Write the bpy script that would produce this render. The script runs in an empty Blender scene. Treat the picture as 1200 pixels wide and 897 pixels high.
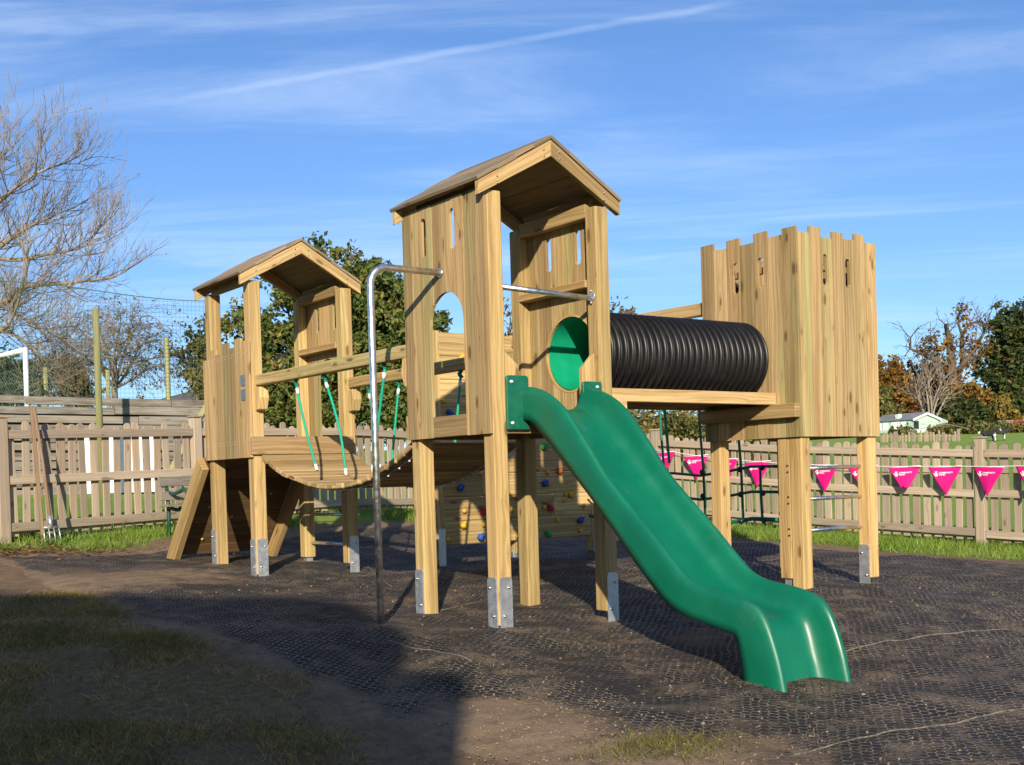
import bpy, bmesh, math, random
import numpy as np
from mathutils import Vector, Matrix, noise
from mathutils.geometry import tessellate_polygon

S = bpy.context.scene
COL = S.collection
R = math.radians

# ------------------------------------------------------------------ camera
CAM = Vector((-3.88703, -5.31839, 0.85845))
F_PX, PX, PY = 1366.8, 597.97, 579.59
c_r = Vector((0.79922292, -0.60030113, -0.02968644))
c_u = Vector((0.03137079, -0.00766065, 0.99947846))
c_f = Vector((0.60021546, 0.79973737, -0.01270935))
cam_d = bpy.data.cameras.new('camera')
cam = bpy.data.objects.new('camera', cam_d)
COL.objects.link(cam)
cam.matrix_world = Matrix(((c_r.x, c_u.x, -c_f.x, CAM.x), (c_r.y, c_u.y, -c_f.y, CAM.y), (c_r.z, c_u.z, -c_f.z, CAM.z), (0, 0, 0, 1)))
cam_d.sensor_width = 36
cam_d.lens = 36 * F_PX / 1200
cam_d.shift_x = (600 - PX) / 1200
cam_d.shift_y = (PY - 448.5) / 1200
cam_d.clip_start = 0.05
cam_d.clip_end = 2000
S.camera = cam

def at(px, py, D):
    """World point seen along a line of sight of the survey at depth D."""
    return CAM + (c_r * (px - PX) - c_u * (py - PY)) * (D / F_PX) + c_f * D

# ------------------------------------------------------------------ sun and sky
SUN_EL = R(21.5)
SUN_TO = Vector((-0.6 * math.cos(SUN_EL), -0.8 * math.cos(SUN_EL), math.sin(SUN_EL)))   # towards the sun
sun_d = bpy.data.lights.new('sun', 'SUN')
sun_d.energy = 4.9
sun_d.angle = R(0.55)
sun_d.color = (1.0, 0.885, 0.72)
sun = bpy.data.objects.new('sun', sun_d)
COL.objects.link(sun)
sun.rotation_euler = SUN_TO.to_track_quat('Z', 'Y').to_euler()
S.view_settings.view_transform = 'Standard'
S.view_settings.look = 'None'
S.view_settings.gamma = 1
S.view_settings.exposure = 0.5
S.render.engine = 'CYCLES'
S.cycles.max_bounces = 6
S.cycles.diffuse_bounces = 2
S.cycles.transparent_max_bounces = 8

# ------------------------------------------------------------------ node helper
class N:
    def __init__(s, tree):
        s.t = tree; s.n = tree.nodes; s.l = tree.links
    def new(s, typ, **kw):
        n = s.n.new(typ)
        for k, v in kw.items():
            setattr(n, k, v)
        return n
    def set(s, sock, v):
        if isinstance(v, bpy.types.NodeSocket): s.l.new(v, sock)
        else: sock.default_value = v
    def math(s, op, a, b=0.0, c=None, clamp=False):
        n = s.new('ShaderNodeMath', operation=op, use_clamp=clamp)
        s.set(n.inputs[0], a); s.set(n.inputs[1], b)
        if c is not None: s.set(n.inputs[2], c)
        return n.outputs[0]
    def vec(s, op, a, b=(0, 0, 0)):
        n = s.new('ShaderNodeVectorMath', operation=op)
        s.set(n.inputs[0], a); s.set(n.inputs[1], b)
        return n
    def mul3(s, a, b): return s.vec('MULTIPLY', a, b).outputs[0]
    def noise(s, v, scale, detail=4, rough=.55, dist=0, out=0):
        n = s.new('ShaderNodeTexNoise')
        s.set(n.inputs['Vector'], v); n.inputs['Scale'].default_value = scale
        n.inputs['Detail'].default_value = detail; n.inputs['Roughness'].default_value = rough
        n.inputs['Distortion'].default_value = dist
        return n.outputs[out]
    def voro(s, v, scale, feature='F1', out=0, rnd=1):
        n = s.new('ShaderNodeTexVoronoi', feature=feature)
        s.set(n.inputs['Vector'], v); n.inputs['Scale'].default_value = scale; n.inputs['Randomness'].default_value = rnd
        return n.outputs[out]
    def ramp(s, f, stops, interp='LINEAR'):
        n = s.new('ShaderNodeValToRGB'); n.color_ramp.interpolation = interp
        e = n.color_ramp.elements
        while len(e) < len(stops): e.new(.5)
        for k, (p, c) in enumerate(stops):
            e[k].position = p
            e[k].color = (c, c, c, 1) if isinstance(c, (int, float)) else (c[0], c[1], c[2], 1)
        s.set(n.inputs[0], f)
        return n.outputs[0]
    def rng(s, f, a, b, c=0., d=1., smooth=True):
        n = s.new('ShaderNodeMapRange', interpolation_type='SMOOTHSTEP' if smooth else 'LINEAR')
        s.set(n.inputs[0], f)
        for i, v in enumerate((a, b, c, d)): n.inputs[1 + i].default_value = v
        return n.outputs[0]
    def mix(s, f, a, b, mode='MIX'):
        n = s.new('ShaderNodeMix', data_type='RGBA', blend_type=mode)
        s.set(n.inputs['Factor'], f)
        for q, v in ((n.inputs[6], a), (n.inputs[7], b)):
            if isinstance(v, (tuple, list)): v = (v[0], v[1], v[2], 1)
            s.set(q, v)
        return n.outputs[2]
    def attr(s, name, out='Fac'):
        n = s.new('ShaderNodeAttribute', attribute_name=name)
        return n.outputs[out]
    def bump(s, h, strength=.3, dist=.01, normal=None):
        n = s.new('ShaderNodeBump')
        n.inputs['Strength'].default_value = strength; n.inputs['Distance'].default_value = dist
        s.set(n.inputs['Height'], h)
        if normal is not None: s.set(n.inputs['Normal'], normal)
        return n.outputs[0]
    def sep(s, v):
        n = s.new('ShaderNodeSeparateXYZ'); s.set(n.inputs[0], v); return n.outputs
    def comb(s, x, y, z):
        n = s.new('ShaderNodeCombineXYZ')
        for i, v in enumerate((x, y, z)): s.set(n.inputs[i], v)
        return n.outputs[0]

def newmat(name):
    m = bpy.data.materials.new(name); m.use_nodes = True
    k = N(m.node_tree)
    k.b = k.n['Principled BSDF']
    return m, k

# ------------------------------------------------------------------ sky
W = bpy.data.worlds.new('World'); S.world = W; W.use_nodes = True
k = N(W.node_tree)
bg = k.n['Background']
sky = k.new('ShaderNodeTexSky', sky_type='NISHITA')
sky.sun_disc = False
sky.sun_elevation = SUN_EL
sky.sun_rotation = math.atan2(SUN_TO.x, SUN_TO.y)
sky.altitude = 50; sky.air_density = 1.0; sky.dust_density = 0.4; sky.ozone_density = 2.4
g = k.new('ShaderNodeTexCoord').outputs['Generated']
# thin cirrus laid on a high flat layer: project the view direction on a plane overhead
sx, sy, sz = k.sep(g)
zc = k.math('MAXIMUM', sz, 0.04)
up = k.comb(k.math('DIVIDE', sx, zc), k.math('DIVIDE', sy, zc), 0.0)
lat = k.vec('DOT_PRODUCT', up, (c_r.x, c_r.y, 0)).outputs['Value']
fwd = k.vec('DOT_PRODUCT', up, (c_f.x, c_f.y, 0)).outputs['Value']
cv = k.comb(k.math('MULTIPLY', k.math('ADD', lat, k.math('MULTIPLY', fwd, .25)), .55), k.math('MULTIPLY', fwd, 1.7), 0.0)
n1 = k.noise(cv, .9, 7, .62, .6)
n2 = k.noise(cv, .33, 3, .5, .3)
cir = k.math('MULTIPLY', k.rng(n1, .40, .78), k.rng(n2, .29, .58))
lowfade = k.rng(sz, .02, .2)
cir = k.math('MULTIPLY', k.math('MULTIPLY', cir, lowfade), .52)
# contrail: a thin great-circle band between two sky directions
def sdir(px, py): return (at(px, py, 1.0) - CAM).normalized()
d0, d1 = sdir(60, 143), sdir(870, 2)
nrm = d0.cross(d1).normalized()
tng = nrm.cross((d0 + d1).normalized())
dist = k.vec('DOT_PRODUCT', g, tuple(nrm)).outputs['Value']
alng = k.vec('DOT_PRODUCT', g, tuple(tng)).outputs['Value']
wob = k.math('MULTIPLY', k.math('SUBTRACT', k.noise(g, 30, 4), .5), .004)
dd = k.math('ABSOLUTE', k.math('ADD', dist, wob))
band = k.math('SUBTRACT', 1.0, k.rng(dd, .0003, .0040))
L_ = d1.dot(tng)
ends = k.math('MULTIPLY', k.rng(alng, -L_ * 1.03, -L_ * .2), k.math('SUBTRACT', 1.0, k.rng(alng, L_ * .9, L_ * 1.03)))
patch = k.rng(k.noise(g, 22, 3), .25, .6, .6, 1.)
trail = k.math('MULTIPLY', k.math('MULTIPLY', band, ends), k.math('MULTIPLY', patch, .16))
cloud = k.math('ADD', k.math('MULTIPLY', cir, .85), trail, None, True)
skyc = k.mix(1.0, sky.outputs[0], (0.75, 0.975, 1.32), 'MULTIPLY')
out = k.mix(cloud, skyc, (7.6, 8.9, 10.8))
k.l.new(out, bg.inputs['Color'])
bg.inputs['Strength'].default_value = 0.085

# ------------------------------------------------------------------ terrain height
CTRL = [(0, 0, 0), (0, .87, .02), (.9, 0, -.04), (.86, .86, .015), (-.506, .446, .05), (0, 3.15, .16), (0, 4, .2), (.8, 3.15, .14), (.8, 4, .18),
        (2.5, -.15, .05), (3.25, -.15, -.01), (2.5, .6, .06), (.45, -1.85, -.155), (1.7, 3, .13), (3.3, 3, .13), (0, 4.85, .23), (.8, 4.9, .22),
        (-1.1, 6.3, .41), (-.3, 6.5, .41), (1, 6.9, .47), (2.27, 7.2, .5), (4.1, 7.7, .49), (7.9, 1.4, -.04), (7.8, 2.6, .05), (7.6, 3.7, .10), (7.4, 5, .2), (7.3, 6, .29), (6.9, 8.2, .4),
        (-1.7, -2, -.17), (-3, -1, -.16), (-3.9, -5.3, -.32), (0, -4, -.26), (3, -3.5, -.24), (-1.9, 3.2, .2), (-4, 4, .25), (-4, 1, .0), (5.8, .1, -.03), (5.5, 3, .1), (4.4, 5.4, .24), (7, -2, -.2), (10, -4, -.3), (11, 2, .1), (11, 6, .4)]
for px, D, z in ((1300, 20, .5), (1100, 30, .95), (1100, 45, .95), (1100, 65, 1.55), (1100, 88, 2.75), (1100, 110, 4.1), (1100, 220, 7), (600, 30, 1.3), (600, 60, 2.5), (600, 110, 4.1), (600, 220, 6), (100, 40, 1.5), (100, 110, 2.2), (100, 220, 3), (1700, 60, 1.3), (-600, 60, 1.6), (1700, 220, 5), (-700, 220, 3)):
    p = at(px, PY, D); CTRL.append((p.x, p.y, z))
for dx_, dy_, z in ((-8, -8, -.5), (-20, -25, -.9), (25, -25, -1), (-60, -80, -1.5), (90, -90, -1.5), (-80, 20, .5), (-200, -200, -2), (200, -200, -2)):
    CTRL.append((dx_, dy_, z))
_P = np.array(CTRL, float)
def _tps(d2): return 0.5 * d2 * np.log(d2 + 1e-9)
_K = _tps(((_P[:, None, :2] - _P[None, :, :2]) ** 2).sum(-1)) + np.eye(len(_P)) * .15
_A = np.zeros((len(_P) + 3,) * 2); _A[:-3, :-3] = _K; _A[:-3, -3:-1] = _P[:, :2]; _A[:-3, -1] = 1; _A[-3:-1, :-3] = _P[:, :2].T; _A[-1, :-3] = 1
_w = np.linalg.solve(_A, np.concatenate([_P[:, 2], [0, 0, 0]]))
# the raised pitch behind the plank wall on the left: a line through two ground points
WALL_A, WALL_B = at(-60, PY, 16.2), at(276, PY, 18.2)
_wd = (WALL_B - WALL_A); _wd.z = 0; _wl = _wd.length; _wd.normalize()
_wn = Vector((-_wd.y, _wd.x, 0))
def hts(x, y):
    x = np.asarray(x, float); y = np.asarray(y, float)
    d2 = (x[..., None] - _P[:, 0]) ** 2 + (y[..., None] - _P[:, 1]) ** 2
    z = _tps(d2) @ _w[:-3] + x * _w[-3] + y * _w[-2] + _w[-1]
    s = (x - WALL_A.x) * _wn.x + (y - WALL_A.y) * _wn.y
    t = (x - WALL_A.x) * _wd.x + (y - WALL_A.y) * _wd.y
    a = np.clip((s - .9) / 1.2, 0, 1); a = a * a * (3 - 2 * a)
    e = np.clip((t + 30) / 6, 0, 1) * np.clip((_wl + 2 - t) / 2, 0, 1) * np.clip((60 - s) / 30, 0, 1)
    return z + a * e * 1.15
def H(x, y): return float(hts(np.array([x]), np.array([y]))[0])

# ------------------------------------------------------------------ mesh builder
SPLIT = {'bolt', 'joist', 'roof_bearer', 'bargeboard', 'inner_rail', 'screw', 'rope_joint', 'ear', 'tine', 'ferrule', 'flange'}
WELD = {'bargeboard'}
class MB:
    """Collects shapes into one mesh with UVs in metres (u along the grain) and a tint per piece."""
    def __init__(s, seed=0):
        s.v = []; s.f = []; s.uv = []; s.t = []; s.sm = []
        s.rnd = random.Random(seed)
    def tint(s):
        return (s.rnd.random(), s.rnd.random(), s.rnd.random(), 1)
    def face(s, pts, uvs, tint, smooth=False):
        b = len(s.v); s.v.extend(pts); s.f.append(tuple(range(b, b + len(pts)))); s.uv.extend(uvs); s.t.append(tint); s.sm.append(smooth)
    def raw(s, verts, faces, tint=None, smooth=True, uvs=None):
        b = len(s.v); s.v.extend([Vector(q) for q in verts]); tint = tint or s.tint()
        for f in faces:
            s.f.append(tuple(i + b for i in f)); s.t.append(tint); s.sm.append(smooth)
            for i in f: s.uv.append(uvs[i] if uvs else (verts[i][0] + verts[i][1] * .37, verts[i][2]))
    def obox(s, c, size, M=None, grain=None, tint=None):
        c = Vector(c); hx, hy, hz = (a / 2 for a in size)
        M = M or Matrix.Identity(3); tint = tint or s.tint()
        if grain is None: grain = max(range(3), key=lambda i: size[i])
        P = [Vector((i * hx, j * hy, l * hz)) for i in (-1, 1) for j in (-1, 1) for l in (-1, 1)]
        b = len(s.v); s.v.extend([c + M @ p for p in P])
        ou, ov = s.rnd.uniform(0, 50), s.rnd.uniform(0, 50)
        cr = [i for i in range(3) if i != grain]
        for q, ax in (((0, 1, 3, 2), 0), ((4, 6, 7, 5), 0), ((0, 4, 5, 1), 1), ((2, 3, 7, 6), 1), ((0, 2, 6, 4), 2), ((1, 5, 7, 3), 2)):
            s.f.append(tuple(i + b for i in q)); s.t.append(tint); s.sm.append(False)
            for i in q:
                p = P[i]
                if ax == grain: s.uv.append((ou + p[cr[0]] * .15, ov + p[cr[1]]))
                else:
                    o = [i2 for i2 in cr if i2 != ax][0]
                    s.uv.append((ou + p[grain], ov + p[o] + (3.1 if ax == cr[0] else 0)))
        return s
    def box(s, a, b, grain=None, tint=None):
        a = Vector(a); b = Vector(b)
        return s.obox((a + b) / 2, [abs(b[i] - a[i]) for i in range(3)], None, grain, tint)
    def bar(s, a, b, w, h, up=(0, 0, 1), tint=None):
        """Rectangular bar from a to b, w across, h along 'up'."""
        a = Vector(a); b = Vector(b); d = (b - a); L = d.length; d.normalize()
        up = Vector(up); x = d.cross(up).normalized(); z = x.cross(d).normalized()
        M = Matrix((x, d, z)).transposed()
        return s.obox((a + b) / 2, (w, L, h), M, 1, tint)
    def prism(s, poly, place, t0, t1, grain=(1, 0), tint=None):
        """Polygon in (u,v) extruded from t0 to t1; place(u,v,t) -> point; grain is the grain direction in (u,v)."""
        tint = tint or s.tint(); ou, ov = s.rnd.uniform(0, 50), s.rnd.uniform(0, 50)
        g = grain
        U = lambda u, v: (ou + u * g[0] + v * g[1], ov - u * g[1] + v * g[0])
        n = len(poly)
        A = [Vector(place(u, v, t0)) for u, v in poly]; B = [Vector(place(u, v, t1)) for u, v in poly]
        s.face(A, [U(*p) for p in poly], tint); s.face(B[::-1], [U(*p) for p in poly[::-1]], tint)
        for i in range(n):
            j = (i + 1) % n
            s.face([A[j], A[i], B[i], B[j]], [U(*poly[j]), U(*poly[i]), (U(*poly[i])[0], U(*poly[i])[1] + (t1 - t0)), (U(*poly[j])[0], U(*poly[j])[1] + (t1 - t0))], tint)
        return s
    def tube(s, pts, rad, n=8, cap=True, tint=None, smooth=True, uscale=1):
        pts = [Vector(p) for p in pts]; m = len(pts)
        if not hasattr(rad, '__len__'): rad = [rad] * m
        tint = tint or s.tint(); b = len(s.v); L = 0; ou = s.rnd.uniform(0, 30)
        t = (pts[1] - pts[0]).normalized()
        x = t.orthogonal().normalized()
        Ls = []
        for i, p in enumerate(pts):
            if i: L += (p - pts[i - 1]).length
            Ls.append(L)
            if 0 < i < m - 1: t2 = ((p - pts[i - 1]).normalized() + (pts[i + 1] - p).normalized())
            else: t2 = (pts[min(i + 1, m - 1)] - pts[max(i - 1, 0)])
            if t2.length > 1e-9: t = t2.normalized()
            x = (x - t * x.dot(t))
            x = x.normalized() if x.length > 1e-9 else t.orthogonal().normalized()
            y = t.cross(x)
            for j in range(n):
                a = 2 * math.pi * j / n
                s.v.append(p + (x * math.cos(a) + y * math.sin(a)) * rad[i])
        for i in range(m - 1):
            for j in range(n):
                j2 = (j + 1) % n
                s.f.append((b + i * n + j, b + i * n + j2, b + (i + 1) * n + j2, b + (i + 1) * n + j)); s.t.append(tint); s.sm.append(smooth)
                r = rad[i]
                for ii, jj in ((i, j), (i, j + 1), (i + 1, j + 1), (i + 1, j)):
                    s.uv.append((ou + Ls[ii] * uscale, jj / n * 6.28 * max(r, 1e-4)))
        if cap:
            for i, rev in ((0, True), (m - 1, False)):
                q = [b + i * n + j for j in range(n)]
                if rev: q.reverse()
                s.f.append(tuple(q)); s.t.append(tint); s.sm.append(False)
                s.uv.extend([(ou, 0)] * n)
        return s
    def blob(s, c, r, n=8, m=6, tint=None, M=None, jit=0):
        c = Vector(c); r = r if hasattr(r, '__len__') else (r, r, r); M = M or Matrix.Identity(3)
        vs = []; tint = tint or s.tint()
        for i in range(m + 1):
            th = math.pi * i / m
            for j in range(n):
                ph = 2 * math.pi * j / n; q = 1 + s.rnd.uniform(-jit, jit)
                vs.append(c + M @ Vector((r[0] * q * math.sin(th) * math.cos(ph), r[1] * q * math.sin(th) * math.sin(ph), r[2] * q * math.cos(th))))
        fs = [(i * n + j, i * n + n + j, i * n + n + (j + 1) % n, i * n + (j + 1) % n) for i in range(m) for j in range(n)]
        s.raw(vs, fs, tint)
        return s
    def quads(s, V, tints):
        """V: array (n,4,3); tints (n,4)."""
        b = len(s.v); n = len(V)
        s.v.extend(map(tuple, V.reshape(-1, 3)))
        for i in range(n): s.f.append((b + 4 * i, b + 4 * i + 1, b + 4 * i + 2, b + 4 * i + 3))
        s.uv.extend([(0, 0), (1, 0), (1, 1), (0, 1)] * n); s.t.extend([tuple(t) for t in tints]); s.sm.extend([False] * n)
    def build(s, name, mat, parent=None, bevel=0, loc=None, seg=1, shade=None):
        if name in SPLIT:
            return s.build_split(name, mat, parent, bevel, seg)
        return s.build_one(name, mat, parent, bevel, seg)
    def build_split(s, name, mat, parent, bevel, seg):
        up = list(range(len(s.v)))
        def find(i):
            while up[i] != i: up[i] = up[up[i]]; i = up[i]
            return i
        for f in s.f:
            for i in f[1:]: up[find(i)] = find(f[0])
        if any(len(f) for f in s.f) and name in WELD:      # pieces made of separate faces: weld by position first
            seen = {}
            for i, q in enumerate(s.v):
                key = tuple(round(c, 4) for c in q)
                if key in seen: up[find(i)] = find(seen[key])
                else: seen[key] = i
        groups = {}; u = 0
        for fi, f in enumerate(s.f):
            groups.setdefault(find(f[0]), []).append((f, s.uv[u:u + len(f)], s.t[fi], s.sm[fi])); u += len(f)
        out = None
        for g in groups.values():
            m = MB(); ren = {}
            for f, uv, t, sm in g:
                nf = []
                for i in f:
                    if i not in ren: ren[i] = len(m.v); m.v.append(s.v[i])
                    nf.append(ren[i])
                m.f.append(tuple(nf)); m.uv.extend(uv); m.t.append(t); m.sm.append(sm)
            o = m.build_one(name, mat, parent, bevel, seg); out = out or o
        return out
    def build_one(s, name, mat, parent=None, bevel=0, seg=1):
        me = bpy.data.meshes.new(name)
        me.from_pydata([tuple(q) for q in s.v], [], s.f)
        nl = len(me.loops)
        u = me.uv_layers.new(name='UVMap'); u.data.foreach_set('uv', np.array(s.uv, np.float32).ravel())
        ca = me.color_attributes.new('tint', 'FLOAT_COLOR', 'CORNER')
        cnt = np.array([len(f) for f in s.f])
        ca.data.foreach_set('color', np.repeat(np.array(s.t, np.float32), cnt, axis=0).ravel())
        me.polygons.foreach_set('use_smooth', np.array(s.sm, bool))
        me.materials.append(mat)
        o = bpy.data.objects.new(name, me); COL.objects.link(o)
        if parent is not None:
            o.parent = parent
            o.matrix_parent_inverse = Matrix.Translation(-Vector(parent_pos(parent)))
        if bevel:
            bm = bmesh.new(); bm.from_mesh(me); bmesh.ops.remove_doubles(bm, verts=bm.verts, dist=1e-5)
            bm.to_mesh(me); bm.free()
            mo = o.modifiers.new('bevel', 'BEVEL'); mo.width = bevel; mo.segments = seg; mo.limit_method = 'ANGLE'; mo.angle_limit = R(40)
            mo.harden_normals = False
        return o

def parent_pos(o):
    return Vector(o.location) if o.type == 'EMPTY' else Vector((0, 0, 0))

def tag(o, label, cat, group=None, kind=None):
    if label: o['label'] = label
    if cat: o['category'] = cat
    if group: o['group'] = group
    if kind: o['kind'] = kind
    return o
def thing(name, label, cat, loc=(0, 0, 0), group=None):
    o = bpy.data.objects.new(name, None); o.empty_display_size = .1
    COL.objects.link(o); o.location = loc
    return tag(o, label, cat, group)

# ------------------------------------------------------------------ materials
def wood(name, light, dark, knot, green=.0, rough=.75, grey=0, kn=1.):
    m, k = newmat(name)
    uv = k.new('ShaderNodeUVMap', uv_map='UVMap').outputs[0]
    tint = k.new('ShaderNodeAttribute', attribute_name='tint').outputs['Color']
    tr, tg, tb = k.sep(tint)
    off = k.comb(k.math('MULTIPLY', tb, 40.), k.math('MULTIPLY', tr, 40.), 0.)
    uvo = k.vec('ADD', uv, off).outputs[0]
    warp = k.noise(k.mul3(uvo, (1.3, 6, 1)), 1, 3, .55)
    vv = k.sep(uvo)
    v2 = k.math('ADD', vv[1], k.math('MULTIPLY', warp, .09))
    kv = k.mul3(uvo, (4.2, 13., 1))
    kd = k.voro(kv, 1, 'F1', 0, 1)
    kc = k.sep(k.voro(kv, 1, 'F1', 1, 1))
    ksel = k.math('MULTIPLY', k.math('GREATER_THAN', kc[0], .52), kn)
    kr = k.math('MULTIPLY_ADD', kc[1], .12, .08)
    knotm = k.math('MULTIPLY', k.math('SUBTRACT', 1., k.rng(k.math('DIVIDE', kd, kr), .75, 1.25)), ksel)
    halo = k.math('MULTIPLY', k.math('SUBTRACT', 1., k.rng(kd, .1, .45)), ksel)
    v3 = k.math('ADD', v2, k.math('MULTIPLY', halo, .016))
    ring = k.noise(k.comb(k.math('MULTIPLY', vv[0], .5), k.math('MULTIPLY', v3, 52.), 0.), 1, 3, .6)
    fine = k.noise(k.comb(k.math('MULTIPLY', vv[0], 6.), k.math('MULTIPLY', v3, 230.), 0.), 1, 2, .6)
    broad = k.noise(k.mul3(uvo, (.8, 9, 1)), 1, 3, .55)
    f = k.math('ADD', k.math('MULTIPLY', k.rng(ring, .41, .60), .54), k.math('ADD', k.math('MULTIPLY', k.rng(broad, .34, .66), .34), k.math('MULTIPLY', k.rng(fine, .3, .7), .14)))
    c = k.mix(f, light, dark)
    c = k.mix(k.math('MULTIPLY', halo, .35), c, dark)
    c = k.mix(k.math('MULTIPLY', knotm, .75), c, knot)
    val = k.math('MULTIPLY_ADD', tr, .52, .70)
    c = k.mix(1., c, k.comb(val, val, val), 'MULTIPLY')
    if green:
        gm = k.math('MULTIPLY', k.rng(tg, .35, .95), green)
        gm = k.math('MULTIPLY', gm, k.rng(k.noise(k.mul3(uvo, (.6, 5, 1)), 1, 2), .35, .65))
        c = k.mix(gm, c, k.mix(1., c, (.80, 1.03, .92), 'MULTIPLY'))
    warm = k.math('MULTIPLY', k.rng(tb, .5, 1.), .4)
    c = k.mix(warm, c, k.mix(1., c, (1.06, .95, .85), 'MULTIPLY'))
    # grubby marks and damp patches
    dm = k.math('MULTIPLY', k.rng(k.noise(k.mul3(uvo, (3.2, 7, 1)), 1, 5, .7), .55, .78), .35)
    c = k.mix(dm, c, k.mix(1., c, (.60, .57, .55), 'MULTIPLY'))
    if grey:
        gr = k.rng(k.noise(k.mul3(uvo, (2.5, 16, 1)), 1, 5, .65), .35, .7)
        c = k.mix(k.math('MULTIPLY', gr, grey), c, (.30, .285, .255))
    k.set(k.b.inputs['Base Color'], c)
    k.b.inputs['Roughness'].default_value = rough
    k.b.inputs['Specular IOR Level'].default_value = .25
    hgt = k.math('SUBTRACT', k.math('ADD', k.math('MULTIPLY', ring, -.6), k.math('MULTIPLY', fine, -.4)), k.math('MULTIPLY', knotm, .3))
    k.set(k.b.inputs['Normal'], k.bump(hgt, .45, .005))
    return m
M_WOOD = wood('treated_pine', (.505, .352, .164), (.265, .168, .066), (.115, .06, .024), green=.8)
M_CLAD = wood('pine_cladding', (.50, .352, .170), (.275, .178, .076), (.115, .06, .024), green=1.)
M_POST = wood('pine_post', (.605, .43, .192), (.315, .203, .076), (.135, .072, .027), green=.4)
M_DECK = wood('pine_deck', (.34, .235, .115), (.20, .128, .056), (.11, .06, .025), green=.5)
M_ROOF = wood('roof_boards', (.33, .24, .14), (.20, .138, .072), (.12, .065, .026), green=.3, grey=.3)
M_RAMPSHADE = wood('shade_darkened_boards', (.185, .115, .055), (.105, .062, .028), (.06, .035, .018))  # deck pine darkened to carry the shade on the ramp's underside
M_FENCE = wood('weathered_fence', (.45, .355, .245), (.285, .215, .145), (.12, .085, .055), grey=.35)
M_OLD = wood('old_grey_planks', (.24, .205, .16), (.105, .087, .066), (.07, .055, .04), grey=.6)
M_HANDLE = wood('tool_handle', (.30, .205, .125), (.19, .12, .07), (.12, .07, .03))
M_GPOST = wood('green_treated_post', (.31, .30, .13), (.20, .20, .085), (.11, .10, .04), green=.6)

def simple(name, col, rough=.5, metal=0, var=.0, nscale=20, spec=.5, bump=0, coat=0):
    m, k = newmat(name)
    c = col
    tc = k.new('ShaderNodeTexCoord').outputs['Object']
    if var:
        n = k.noise(tc, nscale, 5, .6)
        c = k.mix(k.rng(n, .3, .7), tuple(a * (1 - var) for a in col), tuple(min(1, a * (1 + var)) for a in col))
        r = k.rng(n, .2, .8, max(0, rough - .12), min(1, rough + .12)); k.set(k.b.inputs['Roughness'], r)
    else: k.b.inputs['Roughness'].default_value = rough
    k.set(k.b.inputs['Base Color'], (c[0], c[1], c[2], 1) if isinstance(c, tuple) else c)
    k.b.inputs['Metallic'].default_value = metal; k.b.inputs['Specular IOR Level'].default_value = spec
    if coat: k.b.inputs['Coat Weight'].default_value = coat
    if bump: k.set(k.b.inputs['Normal'], k.bump(k.noise(tc, nscale * 4, 3), bump, .002))
    return m
M_STEEL = simple('stainless_tube', (.74, .73, .71), .36, 1, .12, 30)
M_GALV = simple('galvanised_plate', (.52, .54, .56), .45, .75, .12, 25)
M_BOLT = simple('bolt_heads', (.5, .49, .46), .35, 1)
M_ROPE = simple('green_rope', (.0, .34, .20), .6, 0, .25, 120, bump=.5)
M_ROPED = simple('dark_green_rope', (.008, .15, .095), .65, 0, .25, 120, bump=.5)
M_CRIMP = simple('white_ferrule', (.75, .75, .75), .4)
M_LINER = simple('green_tunnel_liner', (.0, .30, .15), .55, 0, .05, 12)
M_WHITE = simple('white_paint', (.78, .78, .76), .5, 0, .04, 10)
M_BLACKP = simple('black_plastic', (.016, .016, .017), .5, 0, .3, 10)
M_GMETAL = simple('dark_green_metal', (.012, .07, .05), .4, 0, .2, 30)
M_GALVG = simple('plaque_metal', (.22, .25, .30), .4, .6, .2, 60)
M_PLATE = simple('green_flange', (.004, .115, .062), .45, 0, .12, 30)

# slide plastic: moulded green with fine scuffs
m, k = newmat('green_slide_plastic')
tc = k.new('ShaderNodeTexCoord').outputs['Object']
n = k.noise(tc, 4, 4, .6); sc = k.noise(k.mul3(tc, (60, 6, 6)), 1, 4, .7)
c = k.mix(k.rng(n, .3, .7), (.001, .115, .060), (.001, .138, .072))
c = k.mix(k.math('MULTIPLY', k.rng(sc, .62, .8), .25), c, (.07, .24, .15))
dst = k.noise(k.mul3(tc, (9, 3, 3)), 1, 5, .7)
c = k.mix(k.math('MULTIPLY', k.rng(dst, .55, .8), .14), c, (.20, .22, .14))
k.set(k.b.inputs['Base Color'], c)
k.set(k.b.inputs['Roughness'], k.rng(n, .3, .7, .33, .45))
k.b.inputs['Specular IOR Level'].default_value = .5
k.set(k.b.inputs['Normal'], k.bump(k.noise(tc, 9, 2), .12, .01))
M_SLIDE = m

m, k = newmat('black_corrugated_plastic')
tc = k.new('ShaderNodeTexCoord').outputs['Object']
n = k.noise(tc, 7, 5, .65)
k.set(k.b.inputs['Base Color'], k.mix(k.rng(n, .45, .75), (.006, .006, .0065), (.016, .0155, .015)))
k.b.inputs['Roughness'].default_value = .40
M_TUNNEL = m

def flat(name, col, rough=.6, var=.1): return simple(name, col, rough, 0, var, 40)
HOLD = {'yellow': flat('yellow_hold', (.62, .36, .02)), 'blue': flat('blue_hold', (.015, .07, .30)), 'red': flat('red_hold', (.42, .015, .03)),
        'green': flat('green_hold', (.03, .34, .08)), 'orange': flat('orange_hold', (.50, .14, .02))}

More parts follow.
